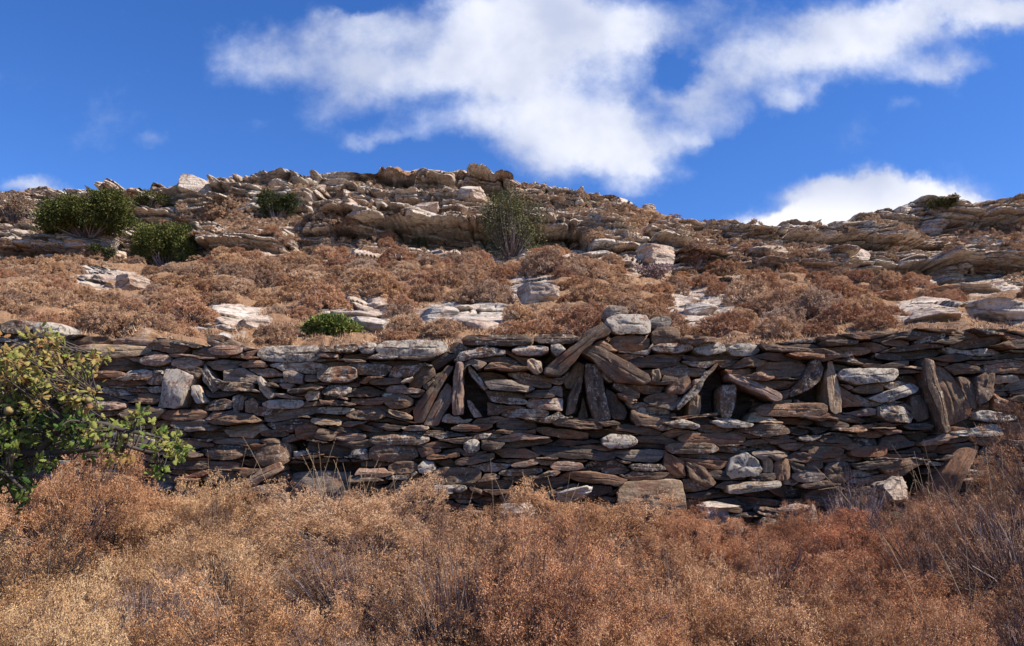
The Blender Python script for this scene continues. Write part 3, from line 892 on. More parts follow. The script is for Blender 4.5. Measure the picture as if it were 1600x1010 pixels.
sub = rng.choice(len(PTS), len(PTS) // 4, replace=False)
for _ in range(3):
    lab = nearest(PTS[sub])
    cnt = np.maximum(np.bincount(lab, minlength=NS), 1)
    cen = np.stack([np.bincount(lab, PTS[sub][:, k], NS) / cnt for k in (0, 1)], -1)
    sites = (sites * .45 + cen * .55).astype(np.float32)
lab = nearest(PTS)
og = np.argsort(lab, kind='stable'); bounds = np.searchsorted(lab[og], np.arange(NS + 1))
for k in range(NS):
    ids = og[bounds[k]:bounds[k + 1]]
    if len(ids) * SX < 55: continue
    X_, Y_ = fx[ids], fy[ids]
    cols = {}
    for x, y in zip(X_, Y_): cols.setdefault(int(x), []).append(int(y))
    prof_ = {}
    for x, ys in cols.items():
        ys = np.sort(ys); cut = np.flatnonzero(np.diff(ys) > 1)
        st_ = np.concatenate([[0], cut + 1]); en_ = np.concatenate([cut, [len(ys) - 1]])
        j = int(np.argmax(en_ - st_)); prof_[x] = (ys[st_[j]], ys[en_[j]] + 1)
    xs_ = sorted(prof_)
    best, cur = [], [xs_[0]]
    for x in xs_[1:]:
        p0, p1 = prof_[cur[-1]], prof_[x]
        if x == cur[-1] + 1 and min(p0[1], p1[1]) - max(p0[0], p1[0]) >= 1: cur.append(x)
        else:
            if len(cur) > len(best): best = cur
            cur = [x]
    if len(cur) > len(best): best = cur
    if len(best) < 4: continue
    tt = np.array([prof_[x][0] for x in best], float); bb = np.array([prof_[x][1] for x in best], float)
    if (bb - tt).max() < 4: continue
    xx_ = np.array(best) * SX + 1.5 + X0
    keep = np.unique(np.linspace(0, len(best) - 1, max(4, min(8, len(best) // 2))).astype(int))
    g_ = rng.uniform(.2, 2.2)
    mid_ = (tt + bb) / 2
    tp = np.minimum(tt + g_, mid_ - .8)[keep] + Y0; bp = np.maximum(bb - g_ * .3, mid_ + .8)[keep] + Y0
    sh = rng.uniform(-1.5, 1.0, 2)
    xk = xx_[keep].astype(float); xk[0] -= sh[0]; xk[-1] += sh[1]
    poly = [(float(x), float(y)) for x, y in zip(xk, tp)] + [(float(x), float(y)) for x, y in zip(xk[::-1], bp[::-1])]
    fillers.append((poly, float(xk[-1] - xk[0]), float((bb - tt).max())))
print('fillers', len(fillers), 'features', len(FEAT))

wall = empty('dry_stone_wall', at(800, 880, WALL_Y))
tag(wall, 'dark dry stone wall of flat schist with fans of upright slabs', 'stone wall')
wl = np.array(wall.location)


def add_stone_obj(f, seed):
    V, F, F3, gc, tone, pale = stone(f['poly'], f['off'], f['tilt'], seed=seed, tone=f['tone'], pale=min(f['pale'], .82), n=56, **f['k'])
    o = build(f['name'], V - wl, [F, F3], M_STONE, wall, {'tone': np.full(len(V), tone), 'pale': np.full(len(V), pale)}, vecs={'gc': gc})
    if f['label']: o['label'] = f['label']
    return o


def area(p):
    P = np.array(p); return abs(.5 * np.sum(P[:, 0] * np.roll(P[:, 1], -1) - np.roll(P[:, 0], -1) * P[:, 1]))


order = sorted(range(len(FEAT)), key=lambda i: -(area(FEAT[i]['poly']) + (1e5 if FEAT[i]['label'] else 0)))
as_part = set(order[:100])
merged = []
for i, f in enumerate(FEAT):
    if i in as_part: add_stone_obj(f, 1000 + i)
    else: merged.append((f['poly'], f['off'], f['tilt'], f['tone'], f['pale']))
for (poly, w, h) in fillers:
    xm = np.mean([p[0] for p in poly])
    dark = .0 if xm < 700 else .05
    tone = float(np.clip(rng.choice([.1, .25, .35, .45, .58, .75, .9, .98], p=[.12, .2, .18, .18, .12, .11, .06, .03]) + rng.normal(0, .04), 0, 1))
    merged.append((poly, float(np.clip(rng.normal(0.0, .07), -.13, .14)) - .01, (rng.normal(0, .30), rng.normal(.22, .55)), tone, float(np.clip(rng.normal(.42 - dark, .20), 0, .75))))
VV, F4, F33, GC, TT, PP, base = [], [], [], [], [], [], 0
for i, (poly, off, tilt, tone, pale) in enumerate(merged):
    V, F, F3, gc, tone, pale = stone(poly, off, tilt, seed=i + 1, n=46, tone=tone, pale=pale)
    VV.append(V); F4.append(F + base); F33.append(F3 + base); GC.append(gc); TT.append(np.full(len(V), tone)); PP.append(np.full(len(V), pale))
    base += len(V)
VV = np.concatenate(VV)
ss = build('small_stones', VV - wl, [np.concatenate(F4), np.concatenate(F33)], M_STONE, wall, {'tone': np.concatenate(TT), 'pale': np.concatenate(PP)}, vecs={'gc': np.concatenate(GC)})
tag(ss, kind='stuff')
# rubble and earth core behind the face stones
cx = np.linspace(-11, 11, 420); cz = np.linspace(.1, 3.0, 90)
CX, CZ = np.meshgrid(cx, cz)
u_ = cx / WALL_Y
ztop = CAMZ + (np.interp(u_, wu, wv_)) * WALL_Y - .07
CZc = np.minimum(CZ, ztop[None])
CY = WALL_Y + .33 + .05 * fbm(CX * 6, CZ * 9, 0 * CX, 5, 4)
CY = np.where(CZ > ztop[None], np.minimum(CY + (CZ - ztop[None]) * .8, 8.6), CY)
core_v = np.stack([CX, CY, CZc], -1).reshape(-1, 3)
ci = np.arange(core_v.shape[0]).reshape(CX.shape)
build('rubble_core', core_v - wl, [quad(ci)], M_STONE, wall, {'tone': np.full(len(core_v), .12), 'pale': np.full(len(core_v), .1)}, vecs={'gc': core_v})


# ------------------------------------------------------------------ loose rocks and outcrops
def rock_mesh(sx, sy, sz, seed, n=26, layer=.25, amp=.10, square=5.0):
    """angular bedded rock: box sphere with square shoulders, bedding ledges and chips; base at z=0"""
    g_ = np.linspace(-1, 1, n)
    A, B = np.meshgrid(g_, g_); O = np.ones_like(A)
    pts, Fq, k = [], [], 0
    for a, b, c in ((O, A, B), (-O, B, A), (B, O, A), (A, -O, B), (A, B, O), (B, A, -O)):
        p = np.stack([a, b, c], -1).reshape(-1, 3)
        i = np.arange(n * n).reshape(n, n)
        q = quad(i) + k; pts.append(p); Fq.append(q); k += n * n
    P = np.concatenate(pts)
    P = P / (np.sum(np.abs(P) ** square, 1) ** (1 / square))[:, None]
    s = seed * 3.7
    rr_ = np.random.default_rng(seed)
    for _ in range(16):
        nn = unit(rr_.normal(0, 1, 3) * np.array([1, 1, .7])); dd = rr_.uniform(.62, .95)
        ex = np.maximum(P @ nn - dd, 0)
        P = P - ex[:, None] * nn
    P[:, 0] += .22 * noise(P[:, 2] * 1.1 + s, 0, 0, seed) * 1.0
    X, Y, Z = P[:, 0] * sx / 2, P[:, 1] * sy / 2, P[:, 2] * sz / 2
    lay = np.floor((Z + .04 * noise(X * 2 + s, Y * 2, Z, 3)) / (layer * sz) + s)
    lo = hsh(lay, lay * 0, lay * 0, seed) - .5
    bb, nn = bricks(X * 1.0 + Y * .7 + s + .1 * noise(X * 3, Y * 3, Z * 3, 4), Z + 5, sx * .4, layer * sz * .9, seed, .03)
    d = 1 + amp * (lo * 1.2 + bb * .9 + .7 * fbm(X * 2.2 / sx + s, Y * 2.2 / sx, Z * 3 / sz, seed, 4)) - .05 * nn
    X, Y = X * d, Y * d
    Z = Z * (1 + .10 * noise(X * 2.5 / sx + s, Y * 2.5 / sx, 0 * Z, seed + 2)) + .10 * sz * (X / sx)
    return np.stack([X, Y, Z + sz * .35], -1), np.concatenate(Fq)


KEEP = [(258, 385, 48, 32), (150, 345, 72, 44), (797, 365, 48, 50), (430, 322, 32, 18), (512, 520, 60, 30), (560, 500, 46, 22), (735, 495, 66, 18), (160, 437, 46, 18), (375, 495, 40, 14), (1560, 480, 50, 20)]


def rock_thing(px, py, wpx, hpx, seed, tone, label, name='rock', cat='rock', group=None, rz=None, tilt=0.0, sink=.0, **k):
    """px,py = bottom centre of the rock in the picture"""
    p, _ = hill_at(px, py)
    KEEP.append((px, py - hpx * .4, wpx * .55, hpx * .75))
    s = p[1] / FPX
    V, F = rock_mesh(wpx * s, wpx * s * .9, hpx * s * 1.15, seed, **k)
    o = build(name, V, [F], M_HILL, None, {'rock': np.full(len(V), 1.2), 'tone': np.full(len(V), tone)})
    o.location = (p[0], p[1] + .1, p[2] - sink - .08 * hpx * s)
    o.rotation_euler = (0, tilt, rz if rz is not None else (seed * 1.3) % 1.0 - .5)
    return tag(o, label, cat, group)


rock_thing(311, 312, 50, 36, 3, .10, 'squarish boulder standing on the skyline above the left green bushes', 'boulder', 'boulder', rz=.3, layer=.3)
rock_thing(425, 284, 38, 13, 4, .2, 'flat topped brown block on the skyline left of the summit', 'boulder', 'boulder')
rock_thing(510, 280, 64, 12, 5, .25, 'wide low brown rock ledge lying on the summit', 'boulder', 'boulder')
rock_thing(535, 264, 9, 10, 6, .2, 'tiny knob of rock on the summit, left one of two', 'small rock', 'rock')
rock_thing(604, 266, 12, 9, 7, .2, 'tiny knob of rock on the summit, right one of two', 'small rock', 'rock')
rock_thing(665, 335, 50, 28, 8, .35, 'tan block in the cliff face left of the grey shrub', 'boulder', 'boulder')
rock_thing(735, 322, 40, 26, 9, .22, 'dark edged block in the cliff face just left of the grey shrub', 'boulder', 'boulder')
rock_thing(830, 478, 76, 46, 10, .10, 'big brown tilted block among cushion shrubs, centre of the slope', 'boulder', 'boulder', tilt=.2, layer=.2)
rock_thing(1448, 505, 96, 26, 11, .12, 'grey wedge of rock on the slope right, just above the wall', 'boulder', 'boulder', tilt=-.1)
rock_thing(1570, 502, 120, 32, 12, .05, 'large dark slab of rock at the right edge above the wall', 'boulder', 'boulder', tilt=.1)
rock_thing(1530, 458, 150, 18, 13, .1, 'long flat grey ledge across the slope at the right edge', 'rock ledge'.replace(' ', '_'), 'rock ledge')
rock_thing(575, 518, 66, 32, 14, .55, 'pale layered rock right of the low green bush', 'boulder', 'boulder', layer=.18)
rock_thing(690, 500, 80, 22, 15, .8, 'pale flat rock shelf with dark underside, above the left slab fan', 'boulder', 'boulder', layer=.3)
rock_thing(340, 524, 46, 18, 16, .8, 'pale grey block resting just behind the wall, left part', 'boulder', 'boulder')
rock_thing(190, 452, 62, 34, 17, .25, 'dark layered rock poking from the shrubs below the left bushes', 'boulder', 'boulder', layer=.16)
rock_thing(1100, 492, 60, 30, 18, .45, 'brown layered rock on the slope right of centre', 'boulder', 'boulder')
rock_thing(1020, 425, 84, 46, 19, .0, 'tall grey buttress in the shady corner of the cliff', 'boulder', 'boulder', layer=.15)
rock_thing(1470, 360, 60, 26, 20, .02, 'dark rounded crag below the bush on the right ridge', 'boulder', 'boulder')
rock_thing(1330, 415, 66, 36, 21, .08, 'rough grey crag on the right ridge above a white scree patch', 'boulder', 'boulder')
rock_thing(925, 400, 60, 12, 22, .85, 'small pale flat rock at the foot of the cliff right of centre', 'boulder', 'boulder')
rock_thing(395, 512, 60, 30, 23, .05, 'red brown ledge in shade left of the low green bush', 'boulder', 'boulder')
rock_thing(1405, 335, 30, 16, 24, .2, 'knobbly crag top on the right ridge skyline', 'boulder', 'boulder')
rock_thing(1020, 327, 26, 10, 25, .0, 'jagged dark rocks where the skyline drops right of the summit', 'boulder', 'boulder')


# ------------------------------------------------------------------ shrubs
def shrub_arrays(seed, R_, H, tufts, sprig, leaf, twigs, lump=.2, leafn=3, tbias=.55, updir=.15, inner=.6, clump=.024, shell=.05):
    """twiggy dome: curved twigs from the base and tufts of fine sprigs near the surface"""
    r = np.random.default_rng(seed)

    def surf(n, lo=-.08):
        z = r.uniform(lo, 1, n); a = r.uniform(0, 2 * math.pi, n)
        q = np.sqrt(np.maximum(0, 1 - z * z))
        D = np.stack([q * np.cos(a), q * np.sin(a), z], -1)
        rad = 1 + lump * 1.1 * noise(D[:, 0] * 2.2 + seed, D[:, 1] * 2.2, D[:, 2] * 2.2, seed) + lump * .8 * noise(D[:, 0] * 4.5 + seed, D[:, 1] * 4.5, D[:, 2] * 4.5, seed + 1) + lump * .55 * noise(D[:, 0] * 9 + seed, D[:, 1] * 10, D[:, 2] * 10, seed + 2)
        return D, rad
    per = 12
    ncl = max(1, tufts // per)
    Dc, radc = surf(ncl)
    depc = 1 - np.abs(r.normal(0, 1, ncl)) * shell
    depc = np.clip(depc, inner, 1.1)
    Cc = Dc * (radc * depc)[:, None] * np.array([R_, R_, H])
    tufts = ncl * per
    csz = clump * r.uniform(.6, 1.5, ncl)
    C = np.repeat(Cc, per, 0) + r.normal(0, 1, (tufts, 3)) * np.repeat(csz, per)[:, None]
    D = np.repeat(Dc, per, 0)
    out = unit(D + np.array([0, 0, updir]) + r.normal(0, .5, (tufts, 3)))
    ctone = tbias + .30 * noise(C[:, 0] * 2.2 / R_ + seed, C[:, 1] * 2.2 / R_, C[:, 2] * 2.2 / R_, seed + 3) + np.repeat(r.normal(0, .15, ncl), per) + r.normal(0, .05, tufts)
    S = Soup()
    m = 4
    P = np.repeat(C, m, 0) + r.normal(0, sprig * .28, (tufts * m, 3))
    Dr = unit(np.repeat(out, m, 0) + r.normal(0, .45, (tufts * m, 3)))
    Sd = unit(np.cross(Dr, r.normal(0, 1, Dr.shape)))
    L = sprig * r.uniform(.6, 1.3, tufts * m)
    V, F = tris_at(P - Dr * (L * .5)[:, None], Dr, Sd, L * 1.1, leaf * .55 * r.uniform(.7, 1.2, tufts * m))
    S.add(V, F, np.repeat(np.clip(np.repeat(ctone, m) - .12 + r.normal(0, .1, tufts * m), 0, 1), 3))
    k = leafn
    t = r.uniform(-.1, 1.0, (tufts * m, k))
    Pl = (P - Dr * (L * .5)[:, None])[:, None] + Dr[:, None] * (t * L[:, None])[..., None]
    Pl = Pl.reshape(-1, 3)
    Dl = unit(np.repeat(Dr, k, 0) + r.normal(0, .8, Pl.shape))
    Sl = unit(np.cross(Dl, r.normal(0, 1, Dl.shape)))
    V, F = tris_at(Pl, Dl, Sl, leaf * r.uniform(1.2, 2.6, len(Pl)), leaf * r.uniform(.8, 1.5, len(Pl)))
    S.add(V, F, np.repeat(np.clip(np.repeat(np.repeat(ctone, m), k) + r.normal(.04, .075, len(Pl)), 0, 1), 3))
    # twigs
    Tw = Soup()
    if twigs:
        D, rad = surf(twigs, 0.0)
        E = D * (rad * r.uniform(.8, 1.08, twigs))[:, None] * np.array([R_, R_, H])
        B0 = r.normal(0, .06 * R_, (twigs, 3)); B0[:, 2] = 0
        M = (B0 + E) * .5 + r.normal(0, .10 * R_, (twigs, 3)) + np.array([0, 0, .10 * H])
        ts = np.linspace(0, 1, 5)[:, None, None]
        C3 = (1 - ts) ** 2 * B0 + 2 * ts * (1 - ts) * M + ts ** 2 * E
        side = unit(np.cross(E - B0, r.normal(0, 1, (twigs, 3))))
        wd = (leaf * .5 * r.uniform(.5, 1.6, twigs))[None, :, None] * np.linspace(1.5, .45, 5)[:, None, None]
        Aq = C3 - side * wd; Bq = C3 + side * wd
        Vt = np.stack([Aq, Bq], 2)                              # 5, n, 2, 3
        Vt = Vt.transpose(1, 0, 2, 3).reshape(-1, 3)
        i = (np.arange(twigs) * 10)[:, None] + (np.arange(4) * 2)[None]
        Ft = np.stack([i, i + 1, i + 3, i + 2], -1).reshape(-1, 4)
        Tw.add(Vt, Ft, np.repeat(r.uniform(0, 1, twigs), 10))
    return S, Tw


# foreground prototypes (unit about 0.75 m radius)
PROTO = []
for i, (tb, tw_, lf) in enumerate([(.62, 900, 3), (.55, 1400, 3), (.68, 800, 3), (.45, 2000, 2), (.58, 1100, 3), (.36, 2600, 1)]):
    S, Tw = shrub_arrays(300 + i, .75, .72, 15000 if i != 5 else 6000, .032, .0046, tw_, lump=.36, leafn=lf, tbias=tb)
    PROTO.append((S, Tw))

FG = [  # px centre, py of top, Y, radius, height, proto, colour, label
    (-130, 730, 6.7, 1.0, .95, 0, (1.0, .92, .85), 'brown shrub at the far left edge below the oak'),
    (130, 716, 6.6, .80, .95, 0, (1.0, .85, .75), 'tall russet shrub just right of the oak, below its branch'),
    (335, 757, 6.8, .80, .75, 2, (1.05, 1.0, .9), 'golden tan shrub below the long dark slab of the wall'),
    (575, 757, 6.6, .92, .88, 2, (1.05, 1.0, .95), 'broad tan shrub in front of the olive slab at the wall foot'),
    (748, 812, 6.4, .50, .60, 1, (1.0, .9, .8), 'low brown shrub in the gap under the layered stones'),
    (905, 772, 6.6, .88, .78, 2, (1.05, .92, .8), 'broad orange tan shrub just below the big tan slab'),
    (1090, 812, 6.4, .58, .70, 4, (1.05, .85, .75), 'russet shrub just right of the big tan slab'),
    (1170, 825, 6.4, .60, .62, 0, (1.05, .85, .75), 'russet shrub below the whitest rock'),
    (1240, 800, 7.1, .42, .48, 1, (1.0, .8, .72), 'small loose shrub growing at the foot of the wall below the whitest rock'),
    (1320, 815, 6.3, .75, .72, 1, (1.08, .78, .68), 'round reddish shrub, reddest of the front bushes'),
    (1438, 800, 6.2, .55, .85, 4, (.95, .8, .75), 'dark russet shrub beside the hollow at the wall foot'),
    (1545, 792, 6.2, .62, 1.05, 5, (1.0, .85, .75), 'tall wispy brown shrub below the propped slab'),
    (1650, 706, 6.4, .85, 1.15, 3, (1.0, .85, .75), 'tallest wispy shrub at the right edge'),
    (1740, 690, 6.5, 1.0, 1.2, 3, (1.0, .85, .75), 'brown shrub just past the right edge'),
    (90, 845, 4.8, .75, .78, 0, (1.0, .95, .82), 'golden brown shrub left, in front of the russet one'),
    (345, 842, 5.0, .78, .75, 4, (1.0, .95, .85), 'tan shrub left of centre, middle row'),
    (560, 862, 4.8, .58, .70, 5, (1.0, .95, .95), 'greyish twiggy shrub left of centre with dark gaps'),
    (790, 835, 4.7, .85, .85, 1, (1.02, .9, .82), 'large brown pink shrub just right of centre'),
    (1060, 868, 5.0, .70, .66, 1, (1.0, .86, .76), 'russet shrub, middle row below the big tan slab'),
    (1200, 884, 4.9, .68, .70, 3, (1.0, .82, .74), 'brown shrub in front of the loose one at the wall'),
    (1345, 874, 4.9, .72, .78, 0, (1.02, .82, .72), 'russet shrub in front of the reddest bush'),
    (1462, 838, 5.2, .62, .85, 3, (.95, .82, .75), 'dull brown shrub below the tall wispy one'),
    (1590, 800, 5.0, .80, .95, 5, (.95, .85, .8), 'dull twiggy shrub at the right edge, middle row'),
    (-60, 930, 3.6, .70, .72, 2, (1.02, .98, .85), 'golden shrub at the left edge of the front row'),
    (105, 935, 3.5, .62, .66, 2, (1.02, 1.0, .88), 'golden yellow shrub left in the front row'),
    (225, 905, 4.2, .50, .60, 5, (1.15, 1.15, 1.2), 'bleached grey shrub among golden ones, front left'),
    (395, 915, 3.6, .72, .74, 0, (1.05, .92, .78), 'orange tan shrub, largest of the front row left of centre'),
    (560, 985, 3.5, .50, .50, 5, (1.1, 1.1, 1.15), 'bleached grey twiggy shrub touching the bottom edge left of centre'),
    (720, 880, 3.8, .62, .75, 3, (1.0, .92, .85), 'brown upright sprigged shrub, front row centre'),
    (835, 855, 3.7, .62, .80, 1, (1.08, .88, .78), 'pinkish orange shrub with upright sprigs, front row centre'),
    (985, 950, 3.5, .48, .55, 2, (1.05, .9, .78), 'orange tan shrub at the bottom edge right of centre'),
    (1140, 915, 3.8, .62, .66, 2, (1.05, .92, .80), 'golden orange shrub, front row right'),
    (1275, 930, 3.7, .60, .66, 0, (1.02, .90, .78), 'tan orange shrub, front row below the reddest bush'),
    (1400, 960, 3.5, .50, .60, 4, (1.0, .85, .75), 'brown shrub in the front row left of a dark hollow'),
    (1625, 965, 3.6, .50, .66, 3, (.95, .82, .75), 'dull brown shrub at the bottom right corner'),
    (1700, 880, 4.3, .70, .85, 1, (.95, .82, .75), 'brown shrub past the bottom right corner'),
]
proto_obj = {}
for (px, py, Y, rad, hgt, pi, colr, label) in FG:
    top = at(px, py, Y)
    gz = float(ground_z(np.array(top[0]), np.array(Y)))
    h = top[2] - gz
    s = rad / .75 * (.87 if Y < 5.5 else .93)
    if pi not in proto_obj:
        root = empty('thorny_shrub')
        S, Tw = PROTO[pi]
        S.build('foliage', M_DRY, root); Tw.build('twigs', M_TWIG, root)
        proto_obj[pi] = root
    else:
        root = copy_tree(proto_obj[pi])
    root.location = (top[0], Y, gz - .02)
    root.scale = (s, s, float(np.clip(h / .80, .62 * s, 1.18 * s)))
    root.location.z = top[2] - .80 * root.scale[2]
    root.rotation_euler = (0, 0, (px * .37) % 6.28)
    for ch in root.children: ch.color = (*colr, 1)
    tag(root, label, 'shrub', 'dry thorny shrubs filling the foreground')

# cushion shrubs on the hill
CP = []
for i, tb in enumerate([.5, .6, .42, .66, .52, .35]):
    S, Tw = shrub_arrays(500 + i, .5, .48, 3300, .030, .0100, 150, lump=.20, leafn=3, tbias=tb, updir=.1, inner=.8, clump=.020, shell=.035)
    root = None
    CP.append((S, Tw))
rs = np.random.default_rng(77)
cand = []
tries = 0
while len(cand) < 1350 and tries < 40000:
    tries += 1
    px = rs.uniform(-90, 1690)
    u, _v = pix(px, 400)
    ysk = np.interp(px, [p[0] for p in SKYL], [p[1] for p in SKYL]); ycb = np.interp(px, [p[0] for p in CLIFFB], [p[1] for p in CLIFFB])
    ywt = np.interp(px, [p[0] for p in WALLTOP], [p[1] for p in WALLTOP])
    py = rs.uniform(ysk + 8, ywt + 4)
    p, rk = hill_at(px, py)
    slope = py > ycb - 6
    if slope and rk > .45: continue
    if not slope and (rk > .5 and rs.random() > .05): continue
    sc_ = (rs.uniform(.38, .88) * rs.choice([1, 1.3], p=[.8, .2]) if slope else rs.uniform(.3, .65))
    rpx = .5 * sc_ * FPX / p[1]
    if any(((px - k_[0]) / (k_[2] + rpx * .5)) ** 2 + ((py - k_[1] - rpx * .35) / (k_[3] + rpx * .3)) ** 2 < 1 for k_ in KEEP): continue
    if any(abs(px - c[0]) < (rpx + c[4]) * .48 and abs(py - c[1]) < (rpx + c[4]) * .25 for c in cand): continue
    cand.append((px, py, p, sc_, rpx, slope))
print('cushions', len(cand), 'tries', tries)
cand.sort(key=lambda c: -c[4])


def where(px, py):
    hor = [(130, 'behind the oak'), (330, 'left of the pale block behind the wall'), (470, 'left of the low green bush'), (620, 'right of the low green bush'), (790, 'above the left slab fan'),
           (900, 'beside the big brown tilted block'), (1060, 'above the central slab fan'), (1250, 'above the dark hollow in the wall'), (1400, 'above the long pale wall slab'), (9999, 'above the big dark wall slab')]
    for lim, h in hor:
        if px < lim: return h


def band(px, py, slope):
    ycb = np.interp(px, [p[0] for p in CLIFFB], [p[1] for p in CLIFFB]); ywt = np.interp(px, [p[0] for p in WALLTOP], [p[1] for p in WALLTOP])
    t = (py - ycb) / (ywt - ycb)
    if not slope: return 'on a cliff ledge'
    return 'at the cliff foot' if t < .33 else ('halfway up the slope' if t < .66 else 'close behind the wall')


TCOL = [('rust brown', (1.05, .90, .84)), ('tan', (1.15, 1.12, 1.08)), ('russet', (1.08, .92, .82)), ('greyish brown', (.95, .95, 1.0)), ('golden tan', (1.2, 1.12, 1.0))]
cobj = {}
rest = []
for i, (px, py, p, s, rpx, slope) in enumerate(cand):
    k = i % 6
    ci_ = int(rs.choice(5, p=[.3, .22, .2, .13, .15])) if px > 500 else int(rs.choice(5, p=[.15, .35, .1, .15, .25]))
    cn, cc = TCOL[ci_]
    hs_ = s * rs.uniform(.75, 1.1)
    rz = rs.uniform(0, 6.28)
    if i >= 290:
        rest.append((p, s, hs_, rz, k)); continue
    if k not in cobj:
        root = empty('cushion_shrub')
        CP[k][0].build('foliage', M_CUSH, root); CP[k][1].build('twigs', M_TWIG, root)
        cobj[k] = root
    else:
        root = copy_tree(cobj[k])
    root.location = (p[0], p[1], p[2] - .05 * s)
    root.scale = (s, s, hs_)
    root.rotation_euler = (0, 0, rz)
    for ch in root.children: ch.color = (*cc, 1)
    size = 'large' if s > .8 else ('small' if s < .55 else 'middling')
    tag(root, f"{size} {cn} shrub {band(px, py, slope)}, {where(px, py)}", 'shrub', 'dry cushion shrubs on the hillside')
SR = Soup()
LOW = []
for i in range(5):
    S, _t = shrub_arrays(700 + i, .5, .46, 420, .06, .024, 0, lump=.24, leafn=2, tbias=.52, updir=.2, inner=.8, clump=.03, shell=.05)
    LOW.append((np.concatenate(S.V), np.concatenate(S.T)))
for (p, s, hs_, rz, k) in rest:
    V, Tn = LOW[k % 5]
    c, s_ = math.cos(rz), math.sin(rz)
    V = np.stack([(V[:, 0] * c - V[:, 1] * s_) * s, (V[:, 0] * s_ + V[:, 1] * c) * s, V[:, 2] * hs_], -1) + p
    SR.add(V, np.arange(len(V)).reshape(-1, 3), np.clip(Tn + rs.normal(0, .10), 0, 1))
if rest:
    o = SR.build('low_scrub', M_CUSH)
    tag(o, 'small far cushion shrubs scattered over the hillside', 'scrub', kind='stuff')


# low dry grass and grit between the cushions
def hill_cover(n, seed, name, mat, blades, h, w, stone_=False):
    r = np.random.default_rng(seed)
    cc_ = r.integers(30, nU - 30, n * 3); rr2 = r.integers(3, NV - 20, n * 3)
    ok_ = (R[rr2, cc_] < (.45 if not stone_ else .8)) & (Yg[rr2, cc_] < 34)
    cc_, rr2 = cc_[ok_][:n], rr2[ok_][:n]
    P = HP[rr2, cc_]
    P = P + r.normal(0, .04, P.shape) * np.array([1, 1, 0])
    S = Soup(); k = blades; m_ = len(P)
    Q = np.repeat(P, k, 0) + r.normal(0, h * .4, (m_ * k, 3)) * np.array([1, 1, 0])
    if stone_:
        D = unit(r.normal(0, 1, (m_ * k, 3)) * np.array([1, 1, .4])); Sd = unit(np.cross(D, r.normal(0, 1, D.shape)))
        V, F = quads_at(Q + np.array([0, 0, h * .2]), D, Sd, h * r.uniform(.5, 1.6, m_ * k), h * r.uniform(.5, 1.2, m_ * k))
        S.add(V, F, np.repeat(r.uniform(.2, 1, m_ * k), 4))
    else:
        D = unit(r.normal(0, .5, (m_ * k, 3)) + np.array([0, 0, .9])); Sd = unit(np.cross(D, r.normal(0, 1, D.shape)))
        V, F = tris_at(Q - np.array([0, 0, .02]), D, Sd, h * r.uniform(.6, 1.5, m_ * k), np.full(m_ * k, w))
        S.add(V, F, np.repeat(np.clip(np.repeat(r.uniform(0, .8, m_), k) + r.normal(0, .12, m_ * k), 0, 1), 3))
    o = S.build(name, mat)
    return o


tag(hill_cover(14000, 5, 'dry_grass_cover', M_DRY, 8, .055, .012), 'short dry grass covering the slope between the cushion shrubs', 'grass', kind='stuff')


